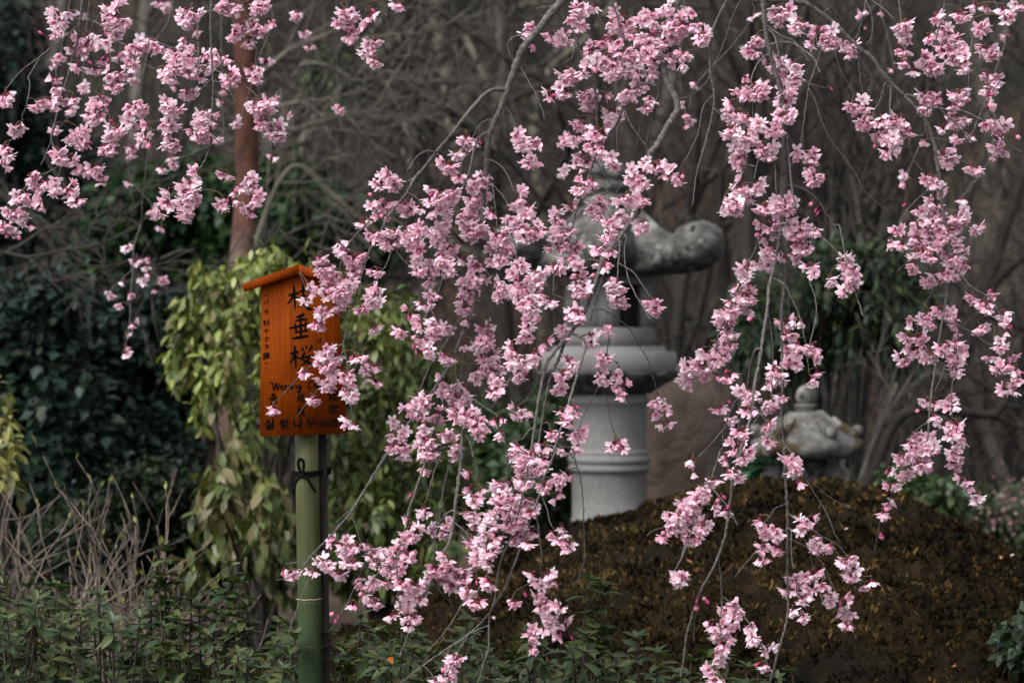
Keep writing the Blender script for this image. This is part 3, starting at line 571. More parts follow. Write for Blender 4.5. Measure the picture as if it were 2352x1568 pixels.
leafy('evergreen_shrub', 'dark green shrub low between the olive shrub and the big lantern column', 'shrub', 1200, 11.4, [(1150, 1010, 80, 90), (1230, 1060, 80, 100), (1280, 1150, 60, 90), (1160, 1150, 80, 110), (1260, 960, 50, 60)], 6000, .055, [(.022, .045, .016), (.03, .055, .02), (.014, .028, .012)], M['leaf'], cluster=6, shell=.3)
leafy('nandina_shrub', 'dark green nandina with narrow arching leaves between the two stone lanterns', 'shrub', 1880, 11.8, [(1760, 720, 70, 80), (1860, 760, 90, 70), (1960, 740, 90, 90), (2060, 690, 80, 80), (1900, 640, 80, 70), (2010, 610, 80, 50), (1820, 820, 80, 50), (2080, 780, 60, 60), (1700, 760, 50, 60)], 7500, .085, [(.018, .034, .020), (.026, .042, .024), (.036, .05, .034), (.03, .042, .014)], M['glossy_leaf'], droop=.55, tmpl=NARROW, cluster=11, shell=.3)
T = leafy('flowering_shrub', 'leafy shrub with tiny pale pink flowers beyond the mound slope', 'shrub', 2290, 12.4, [(2260, 1190, 60, 60), (2330, 1220, 60, 70), (2210, 1170, 40, 40), (2390, 1250, 80, 90), (2330, 1150, 40, 40)], 3000, .045, [(.045, .07, .03), (.03, .05, .022), (.07, .09, .05)], M['leaf'], cluster=6, shell=.3)
k = 240; pos = np.array([P(u, v, 12.1) for u, v in zip(rng.normal(2290, 60, k), rng.normal(1180, 40, k))]); pos[:, 1] += rng.uniform(-.2, .2, k)
mb = MB(); scatter(mb, *LEAF2, pos, frames(nrm(rng.normal(0, 1, (k, 3))), nrm(rng.normal(0, 1, (k, 3)))), rng.uniform(.018, .035, k), np.array([(.55, .34, .34), (.6, .45, .42), (.5, .25, .28)])[rng.integers(0, 3, k)]); mb.obj('flowers', M['petal'], T, 'stuff')
leafy('evergreen_shrub', 'patch of soft green undergrowth behind the right shoulder of the mound', 'shrub', 2130, 11.0, [(2110, 1130, 60, 40), (2170, 1150, 60, 40), (2060, 1120, 40, 30)], 1600, .045, [(.03, .055, .022), (.04, .065, .025)], M['leaf'], cluster=6, shell=.2)
leafy('evergreen_shrub', 'small fern-like green plant by the foot of the small lantern', 'plant', 1752, 10.2, [(1755, 1070, 22, 22), (1735, 1095, 20, 25)], 320, .06, [(.02, .07, .035), (.03, .08, .04)], M['leaf'], cluster=6, shell=.1)
leafy('evergreen_shrub', 'dim green shrub low on the mound in the dark lower corner', 'shrub', 2310, 6.4, [(2300, 1500, 45, 50), (2350, 1470, 50, 60), (2270, 1540, 40, 40)], 800, .034, [(.015, .03, .014), (.02, .036, .016)], M['leaf'], cluster=6, shell=.3)

# ------------------------------------------------------------------ pine trunk
T = thing('pine_tree', 'reddish brown pine trunk rising behind the yellow-green shrub', 'tree')
pv = [(524, 1340), (528, 1040), (535, 850), (543, 700), (556, 570), (567, 430), (566, 250), (561, 80), (557, -60), (560, -420), (548, -800)]
p = catmull(np.array([P(u, v, 9.8 + 1.2 * sstep(1000, 400, v)) for u, v in pv]), .08); n = len(p); f = np.linspace(0, 1, n)
zz = p[:, 2]; c = np.where((zz < 1.9)[:, None], [.8, 1.3, 1.7], [.72, 0.74, 0.76]) * np.ones((n, 3))
mb = MB(); rr = (.056 - .008 * f) * (1 + .06 * fbm(p * 6, 3, 3)); tube(mb, p, rr, 20, c); v = mb.V[0]; v += .006 * fbm(v * 30, 3, 5)[:, None] * nrm(v - np.repeat(np.vstack([p]), 20, 0)[:len(v) - 2].mean(0))
mb.obj('trunk', M['pine_bark'], T)
tips = [p[-1] + np.array(d) for d in ((.9, .3, .5), (-.8, .5, .4), (.1, -.2, .9), (-.3, -.7, .3), (.6, -.6, .2))]
sb = MB()
for t in tips: tube(sb, catmull(np.array([p[-6], .5 * (p[-6] + t) + [0, 0, .1], t]), .1), .03, 6, (1, .9, .8))
sb.obj('limbs', M['pine_bark'], T, 'stuff')
n = 9000; ti = np.array(tips)[rng.integers(0, 5, n)]; d = nrm(rng.normal(0, 1, (n, 3))); pos = ti + d * rng.uniform(0, .6, (n, 1)) * [1.2, 1.2, .5]
mb = MB(); nd = np.array([(-.02, 0, 0), (.02, 0, 0), (0, 1, 0)]); scatter(mb, nd, None, [(0, 1, 2)], pos, frames(nrm(d + [0, 0, .6]), rng.normal(0, 1, (n, 3))), rng.uniform(.08, .14, n), np.tile([.02, .04, .016], (n, 1))); mb.obj('crown', M['leaf'], T, 'stuff')

# ------------------------------------------------------------------ bare trees and brush
def grow(mb, p, d, L, r, lev, c, wig=.22, kids=(2, 4), grav=0.0, seg=.12, sides=6, minr=.0025):
    n = max(3, int(L / seg)); pts = [p]; dd = d
    for i in range(n):
        dd = nrm(dd + rng.normal(0, wig, 3) * .6 + [0, 0, grav]); pts.append(pts[-1] + dd * L / n)
    pts = np.array(pts); r1 = max(minr, r * (.35 if lev else .25)); tube(mb, pts, np.linspace(r, r1, n + 1) * (1 + .06 * rng.normal(0, 1, n + 1)), sides, c, cap=lev == 0)
    if lev <= 0: return
    for k in range(rng.integers(*kids)):
        t = rng.uniform(.35, 1.0); i = min(n, max(1, int(t * n))); q = pts[i]; a = nrm(pts[i] - pts[i - 1]); s = nrm(rng.normal(0, 1, 3) + [0, 0, .25]); nd_ = nrm(a * rng.uniform(.5, 1.0) + s * .85)
        grow(mb, q, nd_, L * rng.uniform(.5, .8), max(minr, (r + (r1 - r) * t) * .62), lev - 1, c, wig, kids, grav, seg, max(4, sides - 1), minr)
def bare(u, D, h, r, lean, c, lev=4, label=None, group='bare trees on the slope', vbase=None, name='bare_tree', kids=(2, 5), grav=0.02, trunk=.5):
    x = (u - 1176) * Wd(D) / 2352; b = np.array([x, D, base_z(x, D) - .05]); T = thing(name, label, 'tree', group)
    p = [b]; d = nrm(np.array([lean, rng.uniform(-.1, .1), 1.0])); m = 7
    for i in range(m): d = nrm(d + rng.normal(0, .09, 3)); p.append(p[-1] + d * h * trunk / m)
    p = np.array(p); q = catmull(p, .1); mb = MB(); tube(mb, q, np.linspace(r, r * .7, len(q)), 9, c); mb.obj('trunk', M['bare_bark'], T)
    mb = MB()
    for k in range(5 if lev > 2 else 4):
        i = rng.integers(len(q) // 3, len(q)) if k > 1 else len(q) - 1
        grow(mb, q[i], nrm(nrm(q[i] - q[i - 1]) * .9 + rng.normal(0, .65, 3) * [1, .7, .35]), h * rng.uniform(.32, .55), r * .55, lev - 1, c, kids=kids, grav=grav, seg=.16)
    mb.obj('branches', M['bare_bark'], T, 'stuff')
GREY = (1.0, .98, .92); LICH = (1.7, 1.75, 1.5); DK = (.42, .40, .38)
def many(kind, group, rows):
    for u, D, h, r, lean, c, where in rows: bare(u, D, h, r, lean, c, label=kind + ' ' + where, group=group)
many('pale lichen-covered leafless trunk', 'pale trunks on the slope', ((1062, 20.0, 6.5, .07, -.05, LICH, 'rising straight on the open slope'), (1110, 21.0, 6.5, .06, .10, LICH, 'leaning away from its straight pale neighbour'), (1235, 17.5, 5.0, .06, .02, LICH, 'behind the thick cherry branch'), (640, 20, 6, .06, .1, LICH, 'just past the reddish pine trunk')))
many('grey leafless tree', 'bare trees on the slope', ((880, 18, 5.5, .06, .25, GREY, 'leaning over beside the gnarled dark tree'), (1330, 22, 6, .06, -.1, GREY, 'on the slope above the large lantern'), (300, 21, 6, .07, .1, GREY, 'behind the glossy evergreen by the pine'), (1480, 20, 5.5, .06, .12, GREY, 'past the top of the large lantern'), (480, 23, 6.5, .07, -.15, GREY, 'leaning behind the pine trunk'), (760, 24, 6, .07, .05, GREY, 'above the small holly-like tree'), (1590, 24, 6, .07, 0, GREY, 'upright on the slope beyond the lantern roof scroll'), (2290, 20, 6, .07, -.12, GREY, 'on the slope beyond the black gnarled limb'), (2180, 15.5, 4.5, .05, .1, GREY, 'low and slender beyond the nandina'), (1180, 27, 6, .08, .1, GREY, 'highest and farthest on the open slope'), (60, 22, 6, .07, .2, GREY, 'above the dark shaded evergreens'), (2340, 14.2, 4, .045, -.2, GREY, 'slender and leaning over the pink-flowered shrub')))
many('dark leafless tree', 'dark trees on the slope', ((1640, 15.0, 5, .055, .05, DK, 'close behind the large lantern roof'), (1730, 16.0, 5.5, .06, -.06, DK, 'between the large lantern and the fan of stems'), (2230, 22, 6, .07, .1, DK, 'far up the slope past the nandina'), (1990, 24, 6, .07, .0, DK, 'far behind the fan of dark stems'), (190, 16, 5, .05, .25, DK, 'leaning over the shaded evergreens'), (1500, 14.6, 4, .05, .1, DK, 'beside the lantern fire box'), (1560, 13.2, 5, .05, -.05, DK, 'directly behind the reddish standing stone'), (1690, 13.0, 5, .045, .08, DK, 'next to the nandina on its lantern side'), (2130, 14.5, 5, .05, .12, DK, 'next to the nandina on its far side'), (1800, 15.0, 5, .05, .1, DK, 'inside the fan of dark stems'), (2300, 16.5, 5.5, .055, -.1, DK, 'behind the black gnarled limb'), (1240, 15.5, 5, .06, .04, DK, 'standing before the pale trunk by the thick cherry branch'), (980, 16.5, 5, .05, -.2, DK, 'leaning across the gnarled dark tree'), (420, 15.5, 5, .05, .2, DK, 'rising through the glossy evergreen by the pine')))

# the dark tree with a forked trunk and long crossing limbs, and its pale limbs, traced
def traced(T, D, pts, r0, r1, c, name='limb', twigs=0, jit=.15):
    dv = rng.uniform(-jit, jit); n0 = len(pts); p = catmull(np.array([P(u, v, D + dv * i / max(1, n0 - 1)) for i, (u, v) in enumerate(pts)]), .07); k = Wd(D) / 2352
    mb = MB(); rr = np.linspace(r0 * k, r1 * k, len(p)) * (1 + .10 * fbm(p * 7, 3, 7)); tube(mb, p, rr, 8, c); o = mb.obj(name, M['bare_bark'], T)
    if twigs:
        mb = MB()
        for t in range(twigs):
            i = rng.integers(1, len(p)); a = nrm(p[i] - p[i - 1]); grow(mb, p[i], nrm(a + rng.normal(0, .8, 3) * [1, .6, 1]), rng.uniform(.3, .9) * D / 14, max(.003, rr[i] * .45), 2, c, kids=(2, 4), seg=.1, sides=5)
        mb.obj('twigs', M['bare_bark'], T, 'stuff')
T = thing('bare_tree', 'gnarled dark leafless tree with forked trunk on the slope behind the pine', 'tree')
traced(T, 13.5, [(1010, 620), (985, 480), (970, 380), (955, 300), (946, 255)], 15, 12, DK, 'trunk', 3)
for pts, r in (([(946, 255), (930, 205), (905, 160), (865, 135), (800, 115), (770, 105)], 8), ([(948, 265), (950, 190), (945, 130), (955, 60), (960, -30)], 9), ([(946, 262), (990, 320), (1040, 400), (1100, 470)], 9), ([(944, 262), (890, 235), (845, 222), (800, 218), (735, 240), (690, 250)], 6), ([(948, 290), (975, 390), (1020, 500), (1060, 560)], 9)): traced(T, 13.5, pts, r, r * .45, DK, 'limb', 8)
T = thing('bare_tree', 'pale grey limbs of a leafless tree stretching across the slope beside the pine trunk', 'tree')
for pts, r in (([(560, 640), (600, 520), (640, 420), (690, 380), (780, 460), (850, 520), (940, 570)], 7), ([(590, 180), (640, 135), (690, 100), (750, 80), (800, 60)], 8), ([(690, 150), (730, 145), (770, 160), (810, 185), (860, 180)], 6), ([(640, 245), (700, 232), (760, 228), (810, 210)], 5), ([(610, 300), (690, 292), (770, 268), (830, 250)], 4), ([(830, 92), (900, 80), (960, 78), (1020, 60), (1080, 20)], 4), ([(560, 450), (640, 448), (700, 440)], 4)): traced(T, 12.6, pts, r, r * .5, (1.5, 1.5, 1.35), 'limb', 6)
T = thing('bare_shrub', 'fan of many dark slender stems spreading upward above the nandina', 'shrub')
b = P(1900, 900, 13.2); b[2] = base_z(b[0], b[1]) - .05
for i in range(46):
    u = 1890 + rng.normal(0, 60); e = P(1700 + 520 * (i / 45) + rng.normal(0, 25), rng.uniform(60, 360), 13.2 + rng.uniform(-.5, .5)); m = P(u, 640 + rng.normal(0, 40), 13.2 + rng.uniform(-.3, .3)) * [1, 1, 1]; m[0] += .30 * (e[0] - m[0])
    q = catmull(np.array([b + rng.normal(0, .08, 3) * [1, 1, 0], m, .5 * (m + e) + rng.normal(0, .05, 3), e]), .12); mb = MB(); tube(mb, q, np.linspace(.022, .006, len(q)), 6, DK if i % 4 else GREY); mb.obj('stem', M['bare_bark'], T)
mb = MB()
for i in range(140): grow(mb, P(1700 + rng.uniform(0, 520), rng.uniform(80, 560), 13.2 + rng.uniform(-.5, .5)), nrm(np.array([rng.normal(.1, .5), rng.normal(0, .3), 1])), rng.uniform(.3, .7), .005, 1, DK, kids=(1, 3), seg=.1, sides=4)
mb.obj('twigs', M['bare_bark'], T, 'stuff')
T = thing('bare_tree', 'black gnarled limb bending sideways low behind the small lantern', 'tree')
traced(T, 11.2, [(1955, 1180), (1990, 1110), (2015, 1060), (2040, 995), (2070, 955), (2110, 938), (2180, 940), (2240, 948), (2285, 952), (2312, 915), (2340, 880), (2420, 840)], 15, 9, (.30, .28, .27), 'limb', 14)
traced(T, 11.2, [(2262, 945), (2264, 895), (2258, 850), (2240, 800)], 6, 3, (.3, .28, .27), 'limb', 6)
traced(T, 11.2, [(1968, 1130), (1985, 1085), (1998, 1040), (2030, 960), (2060, 880)], 10, 3, (.85, .85, .8), 'limb', 4)
T = thing('bare_shrub', 'tangle of thin dark upright stems behind the knob of the small lantern', 'shrub')
b0 = P(1960, 1100, 11.6)
for i in range(26):
    e = P(rng.uniform(1880, 2110), rng.uniform(820, 900), 11.6 + rng.uniform(-.3, .3)); s = P(1960 + rng.normal(0, 25), 1140, 11.6 + rng.uniform(-.2, .2)); s[2] = base_z(s[0], s[1])
    q = catmull(np.array([s, .55 * s + .45 * e + rng.normal(0, .05, 3), e]), .1); mb = MB(); tube(mb, q, np.linspace(.011, .004, len(q)), 5, DK); mb.obj('stem', M['bare_bark'], T)
T = thing('bare_tree', 'looping grey leafless boughs over the dark shrub at the shaded edge', 'tree')
for pts, r in (([(-60, 470), (90, 500), (160, 580), (200, 610), (250, 612), (320, 590)], 5), ([(-60, 560), (60, 590), (140, 575), (230, 560), (320, 520)], 4), ([(330, 545), (360, 590), (375, 640)], 4), ([(370, 595), (420, 575), (455, 590), (470, 640)], 4), ([(375, 618), (430, 622), (470, 612), (560, 640)], 3), ([(-60, 620), (50, 560), (120, 520), (200, 540)], 4)): traced(T, 9.4, pts, r, r * .5, (.50, .47, .45), 'bough', 3)

# brush over the slope: one mass of thin leafless stems
mb = MB()
for i in range(6500):
    D = rng.uniform(15.5, 31); x = rng.uniform(-.62, .62) * Wd(D) ; z = base_z(x, D); L = rng.uniform(.5, 1.7)
    d = nrm(np.array([rng.normal(0, .45), rng.normal(0, .3), 1])); m = np.array([x, D, z]); a = m + d * L * .5 + rng.normal(0, .06, 3); e = a + nrm(d + rng.normal(0, .35, 3)) * L * .5
    s = rng.choice([.15, .28, .8, 1.9]); cc = np.array((.95, .88, .82)) * s; r = rng.uniform(.004, .011); tube(mb, np.array([m, a, e]), [r, r * .7, r * .3], 3, cc, cap=False)
    for k in range(3):
        q = m + (a - m) * rng.uniform(.4, 1); tube(mb, np.array([q, q + nrm(d + rng.normal(0, .7, 3)) * L * rng.uniform(.25, .5)]), [r * .5, r * .2], 3, cc, cap=False)
o = mb.obj('brushwood', M['bare_bark'], None, 'stuff'); tag(o, 'leafless grey-brown brushwood covering the far slope', 'brushwood')

# ------------------------------------------------------------------ bare twiggy bush at the lower edge
T = thing('bare_shrub', 'pale grey-brown bush of bare upright twigs with a few green buds above the azaleas', 'shrub')
mb = MB(); tipsB = []
def twigbush(p, d, L, r, lev):
    n = max(3, int(L / .05)); pts = [p]; dd = d
    for i in range(n): dd = nrm(dd + rng.normal(0, .13, 3) + [0, 0, .05]); pts.append(pts[-1] + dd * L / n)
    pts = np.array(pts); m = MB() if lev == 3 else mb; tube(m, pts, np.linspace(r, r * .5, n + 1), 6, (2.1, 1.8, 1.7))
    if lev == 3: m.obj('stem', M['bare_bark'], T)
    if lev == 0 or (lev == 1 and rng.random() < .4): tipsB.append(pts[-1])
    if lev: 
        for k in range(rng.integers(2, 4)):
            i = rng.integers(n // 2, n + 1); twigbush(pts[i], nrm(dd + rng.normal(0, .5, 3) * [1, .7, .5]), L * rng.uniform(.5, .85), r * .62, lev - 1)
for i in range(30):
    b = P(rng.uniform(-60, 240), 1480, 7.0 + rng.uniform(-.5, .4)); b[2] = base_z(b[0], b[1]); twigbush(b, nrm(np.array([rng.normal(.12, .28), rng.normal(0, .2), 1])), rng.uniform(.28, .48), rng.uniform(.006, .010), 3)
mb.obj('twigs', M['bare_bark'], T, 'stuff')
bud = MB(); bud.add(LEAF2[0] * [.5, 1, 1], None, LEAF2[2], (.16, .19, .045)); bud.add((LEAF2[0] * [.5, .9, 1])[:, [2, 1, 0]] * [1, 1, 1], None, LEAF2[2], (.20, .22, .06)); bme = bud.mesh('bud', M['leaf'])
tipsB = np.array(tipsB)
for i in rng.choice(len(tipsB), min(90, len(tipsB)), replace=False):
    o = link('bud', bme, T); o.location = tipsB[i]; o.rotation_euler = (math.radians(70) + rng.normal(0, .3), rng.normal(0, .3), rng.uniform(0, 6.28)); o.scale = (rng.uniform(.018, .034),) * 3

# ------------------------------------------------------------------ azaleas along the bottom
ys = np.linspace(0, 1, 6); hw = np.array([.03, .15, .21, .20, .12, .0])
lv = [(0, y, -.18 * y * y) for y in ys] + [(w_, y, .07 * w_ / .2 - .18 * y * y) for y, w_ in zip(ys[1:5], hw[1:5])] + [(-w_, y, .07 * w_ / .2 - .18 * y * y) for y, w_ in zip(ys[1:5], hw[1:5])]
lv = np.array(lv); lq = []; lt = [(0, 6, 1), (0, 1, 10), (4, 9, 5), (4, 5, 13)]
for i in range(3): lq += [(1 + i, 6 + i, 7 + i, 2 + i), (1 + i, 2 + i, 11 + i, 10 + i)]
AZ = (lv, lq, lt)
AZP = [(.026, .046, .014), (.036, .058, .018), (.045, .066, .020), (.018, .034, .011), (.058, .074, .026), (.026, .048, .022), (.044, .044, .014)]
azme = []
for c in AZP + [(.30, .10, .02)]:
    m_ = MB(); m_.add(lv, lq, lt, c); azme.append(m_.mesh('leaf', M['leaf']))
def azalea(shoots, label, nind, group=None, name='azalea_shrub', lsize=(.030, .050), foot=None, rows=3):
    """shoots: tip positions (n x 3); whorls of leaves at the tips and pairs lower down"""
    T = thing(name, label, 'shrub', group); sb = MB(); Lp = []; La = []; Lu = []; Ls = []
    foot = shoots.mean(0) if foot is None else np.asarray(foot); fz = base_z(foot[0], foot[1]); foot = np.array([foot[0], foot[1], fz - .02])
    for s in shoots:
        b = foot + (s - foot) * [.55, .55, 0] + rng.normal(0, .03, 3) * [1, 1, 0]; m = .5 * (b + s) + rng.normal(0, .025, 3); m[2] = b[2] + (s[2] - b[2]) * .55
        q = catmull(np.array([foot + rng.normal(0, .02, 3) * [1, 1, 0], b + [0, 0, (s[2] - fz) * .25], m, s]), .03); tube(sb, q, np.linspace(.006, .0022, len(q)), 5, (.75, .65, .55))
        t = nrm(q[-1] - q[-3]); x = nrm(np.cross(t, [.3, .8, .1])); y = np.cross(t, x)
        for row in range(rows):
            k = rng.integers(6, 9) if row == 0 else rng.integers(3, 6); bpos = q[-1] - t * (row * rng.uniform(.018, .034)); ph = rng.uniform(0, 6.28)
            for j in range(k):
                a = ph + j * 6.283 / k + rng.normal(0, .2); el = rng.uniform(.25, .95) if row == 0 else rng.uniform(-.35, .45)
                d = nrm((x * math.cos(a) + y * math.sin(a)) + t * el); Lp.append(bpos); La.append(d); Lu.append(t + rng.normal(0, .2, 3)); Ls.append(rng.uniform(*lsize) * (.8 if row == 0 else 1.1))
        if rng.random() < .5: tube(sb, np.array([s, s + t * .012]), [.0026, .0008], 5, (2.2, 2.0, 1.2))
    sb.obj('stems', M['bare_bark'], T, 'stuff')
    Lp, La, Lu, Ls = map(np.array, (Lp, La, Lu, Ls)); n = len(Lp); R = frames(La, Lu); order = np.argsort(Lp[:, 1] - 1.5 * Lp[:, 2]); ind = order[:nind]; rest = order[nind:]
    for i in ind:
        o = link('leaf', azme[7] if rng.random() < .012 else azme[rng.integers(0, 7)], T); mm = Matrix(R[i].tolist()).to_4x4() @ Matrix.Scale(Ls[i], 4); mm.translation = Lp[i]; o.matrix_world = mm; o.matrix_basis = mm
    if len(rest):
        mb = MB(); scatter(mb, *AZ, Lp[rest], R[rest], Ls[rest], np.array(AZP)[rng.integers(0, 7, len(rest))] * rng.uniform(.8, 1.2, (len(rest), 1))); mb.obj('foliage', M['leaf'], T, 'stuff')
def mass(u0, u1, vt, D0, D1, n, dv=150):
    u = rng.uniform(u0, u1, n); D = rng.uniform(D0, D1, n); top = np.interp(u, vt[0], vt[1]); return np.array([P(a + rng.normal(0, 8), t + 24 * math.sin(a * .045) + rng.normal(0, 22) + dv * rng.random() ** 1.1, d) for a, t, d in zip(u, top, D)])
TOP = ([-100, 0, 120, 250, 330, 420, 520, 600, 680, 760, 900, 1000, 1150, 1300, 1450, 1600, 1700, 1800, 1900], [1330, 1340, 1370, 1420, 1400, 1420, 1420, 1450, 1480, 1470, 1440, 1460, 1480, 1475, 1470, 1510, 1500, 1530, 1590])
for u0, u1, n, lab in ((-60, 190, 60, 'azalea in front of the bare twiggy bush, dark green whorled leaves'), (180, 400, 52, 'azalea between the bare twiggy bush and the tall leafy shoots'), (380, 690, 66, 'azalea around the foot of the bamboo post on its left side'), (740, 960, 52, 'azalea spreading from the bamboo post towards the mound'), (940, 1190, 50, 'azalea at the low left end of the moss mound'), (1170, 1440, 56, 'azalea in front of the mound with orange old leaves showing'), (1420, 1680, 40, 'loose azalea in front of the mound under the hanging blossom sprays'), (1640, 1860, 20, 'sparse low azalea sprigs in front of the dark side of the mound')):
    azalea(mass(u0, u1, TOP, 5.45, 6.4, int(n * 1.6), 260), lab, 60, 'azaleas along the front')
def shoot(u, v, D, lab, side=()):
    s = [P(u, v, D)] + [P(u + a, v + b, D + rng.uniform(-.05, .05)) for a, b in side]; f = P(u + 8, 1500, D); azalea(np.array(s), lab, 200, 'tall leafy shoots', 'azalea_shoot', (.034, .055), f, 5)
shoot(380, 1268, 5.75, 'tall azalea shoot with whorled leaves rising beside the bare twiggy bush', [(-18, 62), (25, 75), (-35, 105), (10, 120), (60, 110)])
shoot(527, 1300, 5.75, 'tall azalea shoot with one orange edged leaf close to the bamboo post', [(22, 40), (-28, 70), (30, 100), (-5, 110), (-70, 100)])
shoot(1355, 1332, 5.8, 'single leafy shoot standing out against the upper mound', [(30, 12)])
shoot(1372, 1448, 5.75, 'leafy sprig with dark stem at the foot of the mound', [(30, 10), (-25, 15)])

